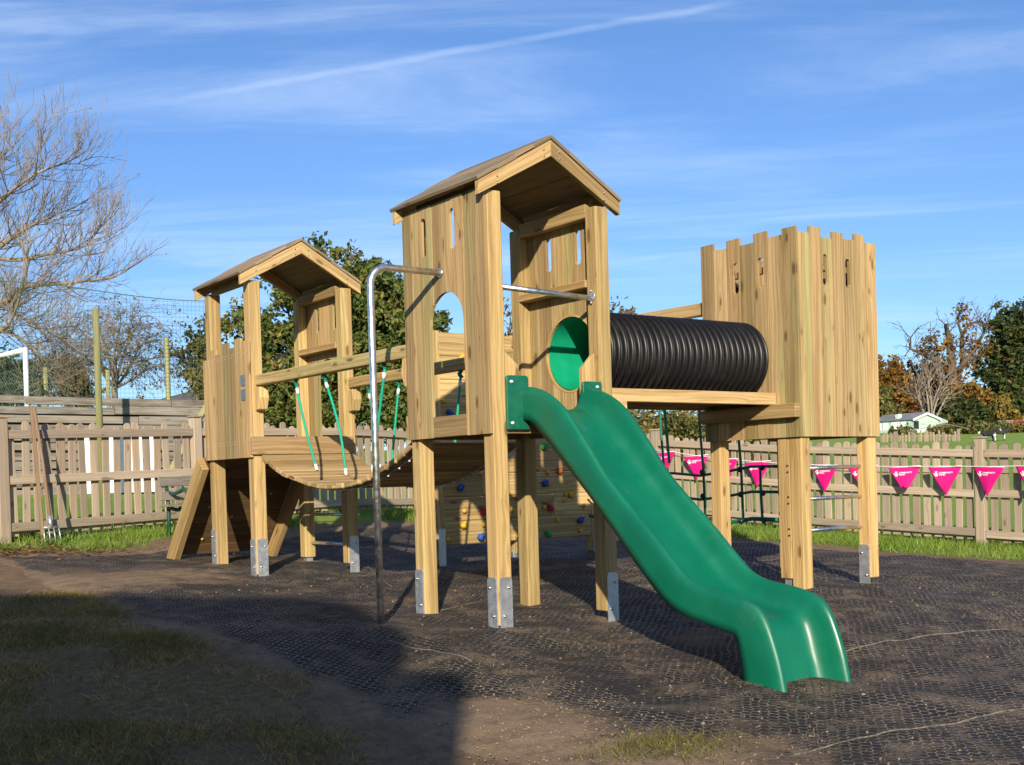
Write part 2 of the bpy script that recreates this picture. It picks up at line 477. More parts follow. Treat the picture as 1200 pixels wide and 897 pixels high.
m, k = newmat('pink_fabric')
tc = k.new('ShaderNodeTexCoord').outputs['Object']
wv = k.noise(tc, 900, 1)
k.set(k.b.inputs['Base Color'], k.mix(wv, (.70, .0, .19), (.82, .005, .25)))
k.b.inputs['Roughness'].default_value = .7
tr_ = k.new('ShaderNodeBsdfTranslucent'); tr_.inputs['Color'].default_value = (.8, .0, .22, 1)
mx = k.new('ShaderNodeMixShader'); mx.inputs[0].default_value = .2
k.l.new(k.b.outputs[0], mx.inputs[1]); k.l.new(tr_.outputs[0], mx.inputs[2]); k.l.new(mx.outputs[0], k.n['Material Output'].inputs[0])
M_PINK = m
M_TAPE = flat('white_tape', (.72, .70, .64), .7)

def foliage(name, cols, trans=.28, rough=.55):
    m, k = newmat(name)
    t = k.new('ShaderNodeAttribute', attribute_name='tint').outputs['Color']
    r, g_, b_ = k.sep(t)
    c = k.ramp(r, [(i / (len(cols) - 1), q) for i, q in enumerate(cols)])
    v = k.math('MULTIPLY_ADD', g_, .7, .65)
    c = k.mix(1., c, k.comb(v, v, v), 'MULTIPLY')
    k.set(k.b.inputs['Base Color'], c); k.b.inputs['Roughness'].default_value = rough
    k.b.inputs['Specular IOR Level'].default_value = .3
    tr = k.new('ShaderNodeBsdfTranslucent'); k.set(tr.inputs['Color'], c)
    mx = k.new('ShaderNodeMixShader'); mx.inputs[0].default_value = trans
    k.l.new(k.b.outputs[0], mx.inputs[1]); k.l.new(tr.outputs[0], mx.inputs[2]); k.l.new(mx.outputs[0], k.n['Material Output'].inputs[0])
    return m
M_LEAF_OAK = foliage('dark_green_autumn_leaf', [(.04, .072, .014), (.08, .118, .022), (.135, .155, .03), (.22, .175, .04)])
M_LEAF_ORANGE = foliage('orange_brown_leaf', [(.12, .055, .012), (.20, .10, .018), (.26, .15, .025), (.13, .10, .02)])
M_LEAF_RUST = foliage('rust_brown_leaf', [(.09, .04, .014), (.15, .065, .02), (.20, .10, .03)])
M_LEAF_IVY = foliage('dark_evergreen_leaf', [(.02, .04, .012), (.04, .065, .016), (.07, .085, .02), (.13, .10, .025)])
M_LEAF_HEDGE = foliage('olive_hedge_leaf', [(.06, .08, .018), (.11, .12, .03), (.17, .15, .04), (.20, .15, .05)])
M_LEAF_SPARSE = foliage('sparse_brown_leaf', [(.10, .085, .03), (.15, .11, .04), (.18, .11, .05)])
M_LEAF_YEL = foliage('yellow_leaf', [(.16, .12, .02), (.24, .17, .03), (.18, .14, .03)])
M_LEAF_RED = foliage('red_leaf', [(.30, .07, .02), (.40, .12, .03)])
M_GRASS = foliage('grass_blade', [(.09, .17, .018), (.14, .23, .025), (.20, .27, .04), (.30, .28, .09)], .3, .5)
M_GRASSD = foliage('trampled_grass_blade', [(.105, .085, .020), (.21, .165, .036), (.36, .25, .080), (.52, .37, .17)], .25, .6)
M_DEADLEAF = foliage('dead_leaf', [(.14, .06, .025), (.20, .09, .035), (.10, .05, .025), (.25, .15, .07)], .1, .7)
M_STRAW = foliage('dry_straw', [(.22, .17, .095), (.30, .24, .15), (.15, .12, .07)], .1, .7)

def bark(name, a, b, sc=6):
    m, k = newmat(name)
    tc = k.new('ShaderNodeTexCoord').outputs['Object']
    n = k.noise(k.mul3(tc, (1, 1, .25)), sc, 6, .7)
    k.set(k.b.inputs['Base Color'], k.mix(k.rng(n, .3, .7), a, b)); k.b.inputs['Roughness'].default_value = .9
    k.b.inputs['Specular IOR Level'].default_value = .2
    k.set(k.b.inputs['Normal'], k.bump(n, .6, .03))
    return m
M_BARK = bark('brown_bark', (.07, .05, .035), (.17, .13, .09))
M_BARKP = bark('pale_bark', (.16, .13, .10), (.34, .28, .21))
M_BARKG = bark('grey_twig', (.13, .105, .085), (.25, .205, .165))

# ground: soil, rubber honeycomb matting, grass, driven by world position and three masks
def soil_nodes(k, P):
    n1 = k.noise(P, 1.1, 5, .6); n2 = k.noise(P, 9, 6, .7); n3 = k.noise(P, 70, 4, .7); n4 = k.noise(P, 260, 3, .7)
    c = k.mix(k.rng(n1, .3, .7), (.170, .112, .062), (.275, .190, .112))
    c = k.mix(k.math('MULTIPLY', k.rng(n2, .42, .68), .65), c, (.095, .062, .040))
    c = k.mix(k.math('MULTIPLY', k.rng(n3, .5, .75), .55), c, (.34, .25, .17))
    c = k.mix(k.math('MULTIPLY', k.rng(n4, .55, .7), .5), c, (.060, .040, .028))
    h = k.math('ADD', k.math('MULTIPLY', n2, .5), k.math('ADD', k.math('MULTIPLY', n3, .35), k.math('MULTIPLY', n4, .15)))
    return c, h
m, k = newmat('ground_surface')
P = k.new('ShaderNodeNewGeometry').outputs['Position']
soil, sh = soil_nodes(k, P)
gm = k.attr('grassy'); fieldm = k.attr('field'); litter = k.attr('litter')
nn = k.noise(P, 6, 5, .65)
gsel = k.rng(k.math('ADD', gm, k.math('MULTIPLY', k.math('SUBTRACT', nn, .5), .8)), .35, .65)
gcol = k.mix(k.rng(k.noise(P, 25, 5, .7), .3, .7), (.11, .078, .030), (.27, .18, .085))
gcol = k.mix(k.rng(k.noise(P, 3.5, 4, .6), .42, .7), gcol, (.17, .11, .062))
fcol = k.mix(k.rng(k.noise(P, .25, 5, .6), .3, .7), (.17, .28, .04), (.23, .33, .06))
fcol = k.mix(k.rng(k.noise(P, 14, 4, .7), .3, .7), fcol, (.20, .28, .06))
gcol = k.mix(fieldm, gcol, fcol)
c = k.mix(gsel, soil, gcol)
c = k.mix(k.math('MULTIPLY', litter, k.rng(k.voro(P, 28, 'F1', 0), .2, .6)), c, (.16, .075, .035))
k.set(k.b.inputs['Base Color'], c); k.b.inputs['Roughness'].default_value = .95; k.b.inputs['Specular IOR Level'].default_value = .15
k.set(k.b.inputs['Normal'], k.bump(sh, .9, .03))
M_GROUND = m

m, k = newmat('rubber_matting')
P = k.new('ShaderNodeNewGeometry').outputs['Position']
soil, sh = soil_nodes(k, P)
mud = k.attr('mud')
ang = .35
px_, py_, _ = k.sep(P)
jx = k.math('MULTIPLY', k.math('SUBTRACT', k.noise(P, 2.6, 4, .6), .5), .07)
jy = k.math('MULTIPLY', k.math('SUBTRACT', k.noise(k.vec('ADD', P, (7, 3, 0)).outputs[0], 2.6, 4, .6), .5), .07)
px_ = k.math('ADD', px_, jx); py_ = k.math('ADD', py_, jy)
CS = 1 / .044
u = k.math('MULTIPLY', k.math('SUBTRACT', k.math('MULTIPLY', px_, math.cos(ang)), k.math('MULTIPLY', py_, math.sin(ang))), CS)
v = k.math('MULTIPLY', k.math('ADD', k.math('MULTIPLY', px_, math.sin(ang)), k.math('MULTIPLY', py_, math.cos(ang))), CS)
def hexgrid(du, dv):
    a = k.math('SUBTRACT', k.math('FLOORED_MODULO', k.math('ADD', u, du), 1.), .5)
    b = k.math('SUBTRACT', k.math('FLOORED_MODULO', k.math('ADD', v, dv), 1.7320508), .8660254)
    a = k.math('ABSOLUTE', a); b = k.math('ABSOLUTE', b)
    l2 = k.math('ADD', k.math('MULTIPLY', a, a), k.math('MULTIPLY', b, b))
    d = k.math('MAXIMUM', a, k.math('ADD', k.math('MULTIPLY', a, .5), k.math('MULTIPLY', b, .8660254)))
    return l2, d
l1, e1 = hexgrid(0., 0.); l2_, e2 = hexgrid(.5, .8660254)
pick = k.math('LESS_THAN', l1, l2_)
ed = k.math('ADD', k.math('MULTIPLY', e1, pick), k.math('MULTIPLY', e2, k.math('SUBTRACT', 1., pick)))   # 0 centre .. .5 edge
strand = k.math('MULTIPLY', k.rng(ed, .36, .44), k.rng(k.noise(P, 31, 3, .6), .26, .42))
clog = k.noise(P, 5, 6, .7)
mudm = k.rng(k.math('ADD', mud, k.math('MULTIPLY', k.math('SUBTRACT', clog, .5), 1.0)), .38, .72)
dustn = k.noise(P, 45, 4, .7); dust2 = k.noise(P, 1.7, 5, .65)
rub = k.mix(k.math('MULTIPLY', k.rng(dust2, .3, .62), k.rng(dustn, .32, .66)), (.036, .033, .030), (.30, .255, .20))
hole = k.mix(k.rng(k.noise(P, 4.5, 6, .75), .47, .68), (.020, .015, .011), soil)  # low-sun shade in the open cells is put into the hole colour
c = k.mix(strand, hole, rub)
c = k.mix(mudm, c, k.mix(k.math('MULTIPLY', strand, .10), soil, rub))
k.set(k.b.inputs['Base Color'], c)
k.set(k.b.inputs['Roughness'], k.mix(mudm, k.mix(strand, (.95,) * 3, (.55,) * 3), (.95,) * 3))
k.b.inputs['Specular IOR Level'].default_value = .3
hh = k.math('ADD', k.math('MULTIPLY', strand, k.math('SUBTRACT', 1., k.math('MULTIPLY', mudm, .95))), k.math('MULTIPLY', sh, .7))
k.set(k.b.inputs['Normal'], k.bump(hh, 1., .014))
M_MAT = m

# ------------------------------------------------------------------ ground sheet
def grid_lines(lo, hi, step, far, grow=1.22):
    a = list(np.arange(lo, hi + 1e-6, step)); s = step
    x = a[-1]
    while x < far: s *= grow; x += s; a.append(x)
    s = step; x = a[0]
    while x > -far: s *= grow; x -= s; a.insert(0, x)
    return np.array(a)
def pnoise(x, y, sc, seed=0):
    return np.array([noise.noise(Vector((a * sc + seed, b * sc - seed * .7, seed * 1.3))) for a, b in zip(x, y)])
def sst(x, a, b):
    t = np.clip((x - a) / (b - a), 0, 1); return t * t * (3 - 2 * t)
# fence lines (world)
LF0, LFD = Vector((-1.1, 6.34, 0)), Vector((.968, .249, 0)).normalized()
RF0, RFD = Vector((7.87, 1.6, 0)), Vector((-.142, .99, 0)).normalized()
def side_left(x, y):   # + beyond the left fence
    n_ = Vector((-LFD.y, LFD.x, 0)); return (x - LF0.x) * n_.x + (y - LF0.y) * n_.y
def side_right(x, y):
    n_ = Vector((RFD.y, -RFD.x, 0)); return (x - RF0.x) * n_.x + (y - RF0.y) * n_.y
def front_edge(x, y):
    """Signed distance (+ = towards the shaded grass) from the grass/mat edge at the front left."""
    a = Vector((-1.62, 3.2, 0)); b = Vector((-1.58, -1.5, 0))
    d = (b - a).normalized(); n_ = Vector((d.y, -d.x, 0))
    return (x - a.x) * n_.x + (y - a.y) * n_.y
def grass_mask(x, y):
    nz = pnoise(x, y, .9, 3) * .45 + pnoise(x, y, 3.1, 5) * .18
    gl = sst(side_left(x, y) + nz * .6, -.95, -.6)
    gr = sst(side_right(x, y) + nz * .6, -1.75, -1.45)
    gf = sst(front_edge(x, y) + nz * 1.1, -.22, .22) * sst(-(y - 3.0) + nz, 0, .5)
    g2 = np.exp(-(((x + .55) / .35) ** 2 + ((y + 2.65) / .3) ** 2)) * .9
    return np.maximum.reduce([gl, gr, gf, g2])
def bumpz(x, y):
    return pnoise(x, y, .8, 11) * .026 + pnoise(x, y, 2.6, 12) * .014 + pnoise(x, y, 7.5, 13) * .006
gx = grid_lines(-5, 9, .075, 420); gy = grid_lines(-6, 14, .08, 420)
GX, GY = np.meshgrid(gx, gy, indexing='ij')
fx, fy = GX.ravel(), GY.ravel()
gz = np.concatenate([hts(fx[i:i + 20000], fy[i:i + 20000]) for i in range(0, len(fx), 20000)])
near = (np.abs(fx) < 12) & (np.abs(fy) < 12)
bz = np.zeros_like(gz); bz[near] = bumpz(fx[near], fy[near])
gz = gz + bz
nx, ny = len(gx), len(gy)
idx = np.arange(nx * ny).reshape(nx, ny)
quads = np.stack([idx[:-1, :-1], idx[1:, :-1], idx[1:, 1:], idx[:-1, 1:]], -1).reshape(-1, 4)
me = bpy.data.meshes.new('ground'); me.from_pydata(np.stack([fx, fy, gz], 1).tolist(), [], quads.tolist())
gmask = np.ones_like(gz); gmask[near] = grass_mask(fx[near], fy[near])
fld = np.maximum(sst(side_left(fx, fy), -1.2, -.3), sst(side_right(fx, fy), -2., -1.))
lit = np.exp(-(((fx + 1.3) / .9) ** 2 + ((fy - 5.5) / .5) ** 2)) * .9
for nm, val in (('grassy', gmask), ('field', fld), ('litter', lit)):
    a = me.attributes.new(nm, 'FLOAT', 'POINT'); a.data.foreach_set('value', val.astype(np.float32))
me.polygons.foreach_set('use_smooth', np.ones(len(me.polygons), bool))
me.materials.append(M_GROUND)
ground = bpy.data.objects.new('ground', me); COL.objects.link(ground)
tag(ground, 'brown soil and grass ground around the play equipment', None, None, 'structure')

# matting sheet lying on the soil, rumpled
mx_ = np.arange(-2.2, 8, .06); my_ = np.arange(-5.2, 6.4, .06)
AX, AY = np.meshgrid(mx_, my_, indexing='ij'); ax_, ay_ = AX.ravel(), AY.ravel()
fe = front_edge(ax_, ay_); sl = side_left(ax_, ay_); sr = side_right(ax_, ay_)
wig = pnoise(ax_, ay_, 1.3, 21) * .12
keep = (fe + wig < -.03) & (sl + wig < -1.0) & (sr + wig < -2.05) & ((ax_ > -1.9) | (ay_ < 3))
# brown bare-soil areas where the mat is buried: front triangle, under the slide, left strip, by the tower
def g2d(x0, y0, sx_, sy_, th=0):
    c_, s_ = math.cos(th), math.sin(th); X_ = (ax_ - x0) * c_ + (ay_ - y0) * s_; Y_ = -(ax_ - x0) * s_ + (ay_ - y0) * c_
    return np.exp(-((X_ / sx_) ** 2 + (Y_ / sy_) ** 2))
mudv = .23 + pnoise(ax_, ay_, .7, 31) * .30 + pnoise(ax_, ay_, 2.2, 33) * .22
for q in ((-1.25, -1.7, .75, .55, .6, 1.0), (-.95, -2.3, .8, .5, -.3, .8), (-1.0, 3.4, 1.3, .9, 0, .75), (.45, 1.4, .8, .35, .2, .55), (.85, -.75, .55, .3, .6, .55), (1.4, -2.1, .6, .4, .2, .35), (5.6, .3, .8, .3, 1.2, .5),
          (2.3, -1.9, .5, .3, 0, .5), (4.3, 1.2, 1.6, .3, 1.2, .3)):
    mudv = np.maximum(mudv, mudv * .3 + g2d(*q[:5]) * q[5])
for fx_, fy_ in ((.05, .05), (.05, .82), (.86, .05), (.86, .82), (.02, 3.18), (.02, 3.95), (.83, 3.18), (.83, 3.95), (2.5, -.1), (3.23, -.12), (2.5, .6), (3.23, .6), (1.65, 3.1), (3.4, 3.1)):
    mudv = np.maximum(mudv, g2d(fx_, fy_, .16, .16) * .75)
mudv -= g2d(-.45, .6, .8, .5) * .5 + g2d(.2, -1.5, .9, .6, -.4) * .25 + g2d(2.2, 2.2, 1.8, 1.0) * .4 + g2d(3, -1, 2, .8, .3) * .12
def mat_lift(x, y):
    rip = np.sin((x * .8 - y * .45) * 11 + pnoise(x, y, .9, 41) * 5) * .006 * (pnoise(x, y, .8, 43) + .5)
    return .007 + np.clip(rip + pnoise(x, y, 1.9, 47) * .018 + .006, -.001, .04)
az_ = np.concatenate([hts(ax_[i:i + 20000], ay_[i:i + 20000]) for i in range(0, len(ax_), 20000)]) + bumpz(ax_, ay_) + mat_lift(ax_, ay_)
edge = np.clip(-(fe + wig + .03) / .3, 0, 1)
az_ -= (1 - edge) ** 2 * .030
n1_, n2_ = len(mx_), len(my_); ii = np.arange(n1_ * n2_).reshape(n1_, n2_)
q_ = np.stack([ii[:-1, :-1], ii[1:, :-1], ii[1:, 1:], ii[:-1, 1:]], -1).reshape(-1, 4)
q_ = q_[keep[q_].all(1)]
used = np.unique(q_); remap = -np.ones(n1_ * n2_, int); remap[used] = np.arange(len(used))
me = bpy.data.meshes.new('matting'); me.from_pydata(np.stack([ax_, ay_, az_], 1)[used].tolist(), [], remap[q_].tolist())
# mud rises to 1 at the sheet's rims so that the mat sinks into the soil there
rim = np.maximum.reduce([sst(fe + wig, -.45, -.05), sst(sl + wig, -1.5, -1.05), sst(sr + wig, -2.6, -2.1)])
mudv = np.clip(np.maximum(mudv, rim * .95), 0, 1)
a = me.attributes.new('mud', 'FLOAT', 'POINT'); a.data.foreach_set('value', mudv[used].astype(np.float32))
me.polygons.foreach_set('use_smooth', np.ones(len(me.polygons), bool)); me.materials.append(M_MAT)
matting = bpy.data.objects.new('ground_matting', me); COL.objects.link(matting)
tag(matting, 'black rubber honeycomb safety matting over brown soil', None, None, 'structure')
def gnd(x, y): return H(x, y) + float(bumpz(np.array([x]), np.array([y]))[0])
def gmat(x, y): return gnd(x, y) + float(mat_lift(np.array([x]), np.array([y]))[0])
# pale frayed seams between the rolls
def seam(pts, w=.0038):
    mb = MB(5); P3 = []
    for (a, b) in zip(pts[:-1], pts[1:]):
        for i in range(14):
            t = i / 14; x = a[0] * (1 - t) + b[0] * t; y = a[1] * (1 - t) + b[1] * t
            x += noise.noise(Vector((x * 6, y * 6, 1))) * .010; y += noise.noise(Vector((x * 6, y * 6, 9))) * .010
            P3.append((x, y, gmat(x, y) + .002 + .004 * noise.noise(Vector((x * 9, y * 9, 3)))))
    mb.tube(P3, [w * (1 + .5 * noise.noise(Vector((p[0] * 12, p[1] * 12, 2)))) for p in P3], 5)
    return mb
M_SEAM = simple('frayed_seam', (.13, .115, .09), .9, 0, .5, 40)
for pts in ([(-.96, 1.75), (-.90, .8), (-.785, .13), (-.71, -.34), (-.66, -.7)], [(1.0, -1.42), (1.72, -1.5), (2.4, -1.72)], [(-.5, -2.5), (.09, -2.525), (1.0, -2.66)], [(.56, 2.09), (1.6, 4.6)], [(.2, .9), (2.4, 1.9)]):
    o = seam(pts).build('mat_seam', M_SEAM); o.parent = matting

#PART2
# ================================================================== PLAY EQUIPMENT
PS = .1   # post section
def post_geo(x, y, z0, z1, seed):
    mb = MB(seed); mb.box((x, y, z0), (x + PS, y + PS, z1)); return mb
def add_post(root, x, y, lift, z1, seed, shoe=None):
    """Square post; shoe: list of faces ('-x','-y','+x','+y') carrying a galvanised plate down into the ground."""
    g0 = gnd(x + .05, y + .05)
    o = post_geo(x, y, g0 + lift if lift > 0 else g0 - .15, z1, seed).build('post', M_POST, root, bevel=.009, seg=3)
    if lift <= 0.001 and not shoe: return o
    for fc in (shoe or ['core']):
        mb = MB(seed + 5); bl = MB(seed + 6)
        zt = g0 + .30; zb = g0 - .12; pl = .008; w = .085
        if fc == 'core':
            mb.box((x + .02, y + .02, zb), (x + .08, y + .08, g0 + lift + .01))
        else:
            ax = 'xy'.index(fc[1]); sg = -1 if fc[0] == '-' else 1
            face = (x, y)[ax] + (PS if sg > 0 else 0)
            oc = ((y, x)[ax]) + .05
            poly = [(oc - w / 2, zb), (oc + w / 2, zb), (oc + w / 2, zt - .015), (oc + w / 2 - .012, zt), (oc - w / 2 + .012, zt), (oc - w / 2, zt - .015)]
            pla = (lambda u, v, t: (face + sg * t, u, v)) if ax == 0 else (lambda u, v, t: (u, face + sg * t, v))
            mb.prism(poly, pla, .001, .001 + pl)
            for bz_, bo in ((.06, -.018), (.22, .018)):
                c = Vector(pla(oc + bo, g0 + bz_ + .02, .011))
                bl.blob(c, .009, 8, 5)
        sh = mb.build('post_shoe', M_GALV, o)
        if bl.v: bl.build('bolt', M_BOLT, sh)
    return o

def panel(mb, boards, holes, place, th, gap=.0058):
    """Vertical boards (u0,u1,z0,z1) with holes; hole = (ua, ub, f) where f(u) -> (zlo, zhi)."""
    for (u0, u1, z0, z1) in boards:
        u0 += gap / 2; u1 -= gap / 2; tint = mb.tint(); ou, ov = mb.rnd.uniform(0, 50), mb.rnd.uniform(0, 50)
        w0 = mb.rnd.uniform(-.003, .003); tt = th + w0
        us = {u0, u1}
        for ua, ub, f in holes:
            n = 14
            for i in range(n + 1):
                q = (1 - math.cos(math.pi * i / n)) / 2
                u = ua + (ub - ua) * q
                if u0 < u < u1: us.add(u)
        us = sorted(us)
        UV = lambda u, z: (ou + z, ov + u)
        def quad(P_, uv): mb.face([Vector(p) for p in P_], uv, tint)
        for a, b in zip(us[:-1], us[1:]):
            mid = (a + b) / 2
            hs = sorted([h for h in holes if h[0] <= mid <= h[1]], key=lambda h: h[2](mid)[0])
            lo = [(z0, z0)]; hi = []
            for h in hs:
                fa, fb = h[2](a), h[2](b)
                fa = (min(max(fa[0], z0), z1), min(max(fa[1], z0), z1)); fb = (min(max(fb[0], z0), z1), min(max(fb[1], z0), z1))
                hi.append((fa[0], fb[0])); lo.append((fa[1], fb[1]))
            hi.append((z1, z1))
            for (la, lb), (ha, hb) in zip(lo, hi):
                if ha - la < 1e-6 and hb - lb < 1e-6: continue
                A = [(a, la), (b, lb), (b, hb), (a, ha)]
                quad([place(u, z, 0) for u, z in A], [UV(*p) for p in A])
                quad([place(u, z, tt) for u, z in A[::-1]], [UV(*p) for p in A[::-1]])
                for (p, q) in ((A[0], A[1]), (A[2], A[3])):
                    quad([place(p[0], p[1], 0), place(p[0], p[1], tt), place(q[0], q[1], tt), place(q[0], q[1], 0)], [UV(*p), (UV(*p)[0] + .02, UV(*p)[1]), (UV(*q)[0] + .02, UV(*q)[1]), UV(*q)])
            # vertical side walls where the solid begins or ends
        def solid(u, side):
            """z intervals of solid just beside u."""
            m = u + side * 1e-5
            if m < u0 or m > u1: return []
            iv = [(z0, z1)]
            for ua, ub, f in holes:
                if ua <= m <= ub:
                    l, h = f(min(max(m, ua), ub)); nv = []
                    for p, q in iv:
                        if l > p: nv.append((p, min(l, q)))
                        if h < q: nv.append((max(h, p), q))
                    iv = [t for t in nv if t[1] - t[0] > 1e-6]
            return iv
        def minus(A, B):
            out = []
            for p, q in A:
                segs = [(p, q)]
                for r_, s_ in B:
                    ns = []
                    for c_, d_ in segs:
                        if r_ > c_: ns.append((c_, min(r_, d_)))
                        if s_ < d_: ns.append((max(s_, c_), d_))
                    segs = [t for t in ns if t[1] - t[0] > 1e-4]
                out += segs
            return out
        cand = {u0, u1} | {h[0] for h in holes if u0 < h[0] < u1} | {h[1] for h in holes if u0 < h[1] < u1}
        for u in cand:
            L_, R_ = solid(u, -1), solid(u, 1)
            for p, q in minus(L_, R_) + minus(R_, L_):
                quad([place(u, p, 0), place(u, q, 0), place(u, q, tt), place(u, p, tt)], [UV(u, p), UV(u, q), (UV(u, q)[0], UV(u, q)[1] + .02), (UV(u, p)[0], UV(u, p)[1] + .02)])
def h_slit(c, w, z0, z1):
    r = w / 2
    def f(u):
        d = max(-1, min(1, (u - c) / r)); q = math.sqrt(1 - d * d) * r
        return (z0 + r - q, z1 - r + q)
    return (c - r, c + r, f)
def h_circ(c, zc_, r):
    def f(u):
        d = max(-1, min(1, (u - c) / r)); q = math.sqrt(1 - d * d) * r
        return (zc_ - q, zc_ + q)
    return (c - r, c + r, f)
def h_arch(c, w, z0, z1):
    r = w / 2
    def f(u):
        d = max(-1, min(1, (u - c) / r)); q = math.sqrt(1 - d * d) * r
        return (z0, z1 - r + q)
    return (c - r, c + r, f)
def split(a, b, n, z0, z1, jig=0, seed=1):
    r = random.Random(seed); w = (b - a) / n
    es = [a] + [a + w * i + r.uniform(-.1, .1) * w for i in range(1, n)] + [b]
    return [(es[i], es[i + 1], z0, z1 + (r.uniform(-jig, jig) if jig else 0)) for i in range(n)]

def tower_roof(root, x0, y0, dz, seed):
    """Gabled board roof: ridge along y."""
    xe0, xe1, ze, zr = x0 - .086, x0 + .996, 2.552 + dz, 2.865 + dz
    ya, yb = y0 - .036, y0 + .906
    xm = (xe0 + xe1) / 2; half = xm - xe0; sl = Vector((half, 0, zr - ze)).normalized(); L = math.hypot(half, zr - ze)
    mb = MB(seed); n = 4
    for sgn in (-1, 1):
        d = Vector((sgn * sl.x, 0, -sl.z))            # downslope from the ridge
        nr = Vector((sgn * sl.z, 0, sl.x))
        M = Matrix((d, Vector((0, 1, 0)), nr)).transposed()
        for i in range(n):
            w = L / n; s0 = i * w
            c = Vector((xm, (ya + yb) / 2, zr)) + d * (s0 + w / 2) - nr * (.011 - .004 * (i % 2))
            j = mb.rnd.uniform(-.004, .004)
            mb.obox(c + Vector((0, j, 0)), (w * 1.03, yb - ya, .022), M, 1)
    rf = mb.build('roof', M_ROOF, root, bevel=.003)
    # bargeboards front and back under the boards, battens inside
    for y, nm in ((ya + .006, 'bargeboard'), (yb - .046, 'bargeboard')):
        mb = MB(seed + int(y * 10))
        for sgn in (-1, 1):
            hgt = .085
            P_ = lambda s_, n_: (xm + sgn * (sl.x * s_ - 0) , zr - sl.z * s_ - n_)
            e = L - .012
            poly = [(xm, zr - .030), (xm + sgn * (half - .012), ze + .012 - .030), (xm + sgn * (half - .012), ze - hgt - .012), (xm, zr - .030 - hgt * 1.12)]
            if sgn > 0: poly = [(xm + .001, poly[0][1]), poly[1], poly[2], (xm + .001, poly[3][1])]
            mb.prism(poly, lambda u, v, t: (u, y + t, v), 0, .038, grain=(sl.x, -sgn * sl.z))
        bb = mb.build('bargeboard', M_WOOD, rf, bevel=.003)
        if y < y0 + .3:
            bl = MB(3)
            for sgn in (-1, 1):
                for q in (.04, .40):
                    for dv in (-.018, .022):
                        s_ = q * 1.1
                        bl.blob((xm + sgn * (.02 + sl.x * s_), y - .003, zr - sl.z * s_ - .095 + dv), (.007, .004, .007), 6, 4)
            bl.build('bolt', M_BOLT, bb if False else rf)
    mb = MB(seed + 3)
    for x in (x0 + .02, x0 + .89 - .035):
        zt = ze + (x - xe0) * (zr - ze) / half - .03 if x < xm else ze + (xe1 - x) * (zr - ze) / half - .03
        mb.box((x, y0 + .1, zt - .10), (x + .035, y0 + .77, zt - .02))
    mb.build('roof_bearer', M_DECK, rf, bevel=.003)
    return rf

ZC = 1.122
def rail_between(root, name, a, b, w, h, mat=M_WOOD, seed=1):
    return MB(seed).bar(a, b, w, h).build(name, mat, root, bevel=.004)

# ---------------------------------------------------------------- slide tower
WX, WY = .91, .87
T = thing('play_tower', 'tall gabled timber play tower that carries the green slide and steel pole', 'play tower', (0, 0, 0), 'timber play towers')
add_post(T, 0, 0, .025, 2.50, 11, ['-x', '-y'])
add_post(T, 0, WY - PS, .0, 2.50, 12, ['-x'])
add_post(T, WX - PS, 0, .065, 2.50, 13, ['-y'])
add_post(T, WX - PS, WY - PS, .0, 2.50, 14)
tower_roof(T, 0, 0, 0, 15)
PXm = lambda u, z, t: (-.003 - t, u, z)
mb = MB(16)
panel(mb, split(-.002, WY, 8, ZC, 2.515, 0, 4), [h_arch(.405, .36, ZC - .01, 1.975), h_slit(.32, .056, 2.215, 2.452), h_slit(.625, .056, 2.215, 2.45)], PXm, .021)
cl = mb.build('clad_panel', M_CLAD, T)
mb = MB(17); mb.box((-.022, .226, ZC + .002), (-.004, .584, 1.247)); mb.build('kick_board', M_DECK, T, bevel=.002)
# panel on the tunnel side, set inside the posts
mb = MB(18)
panel(mb, split(.085, WY - .085, 6, 1.19, 2.52, 0, 7), [h_circ(.360, 1.645, .247), h_slit(.262, .056, 2.19, 2.41), h_slit(.555, .056, 2.19, 2.405)], lambda u, z, t: (.886 + t, u, z), .022)
mb.build('clad_panel', M_CLAD, T)
# pale sawn ring round the round opening
mb = MB(19); n = 48
for i in range(n):
    a0, a1 = 2 * math.pi * i / n, 2 * math.pi * (i + 1) / n
    P_ = lambda r, a, x: Vector((x + .056, .360 + (r + .002) * math.cos(a), 1.645 + (r + .002) * math.sin(a)))
    tt = (.9, .2, .6, 1)
    mb.face([P_(.245, a0, .827), P_(.245, a1, .827), P_(.232, a1, .827), P_(.232, a0, .827)], [(i * .03, 0), (i * .03 + .03, 0), (i * .03 + .03, .01), (i * .03, .01)], tt)
    mb.face([P_(.232, a0, .827), P_(.232, a1, .827), P_(.232, a1, .853), P_(.232, a0, .853)], [(i * .03, 0), (i * .03 + .03, 0), (i * .03 + .03, .01), (i * .03, .01)], tt)
    mb.face([P_(.245, a0, .827), P_(.245, a1, .827), P_(.245, a1, .853), P_(.245, a0, .853)], [(i * .03, 0), (i * .03 + .03, 0), (i * .03 + .03, .01), (i * .03, .01)], tt)
mb.build('hole_rim', M_POST, T)
for z0, z1, nm in ((2.445, 2.53, 'top_rail'), (2.02, 2.066, 'shelf_rail')):
    mb = MB(int(z0 * 50)); mb.box((.800 if z0 < 2.2 else .815, PS + .001, z0), (.8855, WY - PS - .001, z1)); mb.build(nm, M_WOOD, T, bevel=.004)
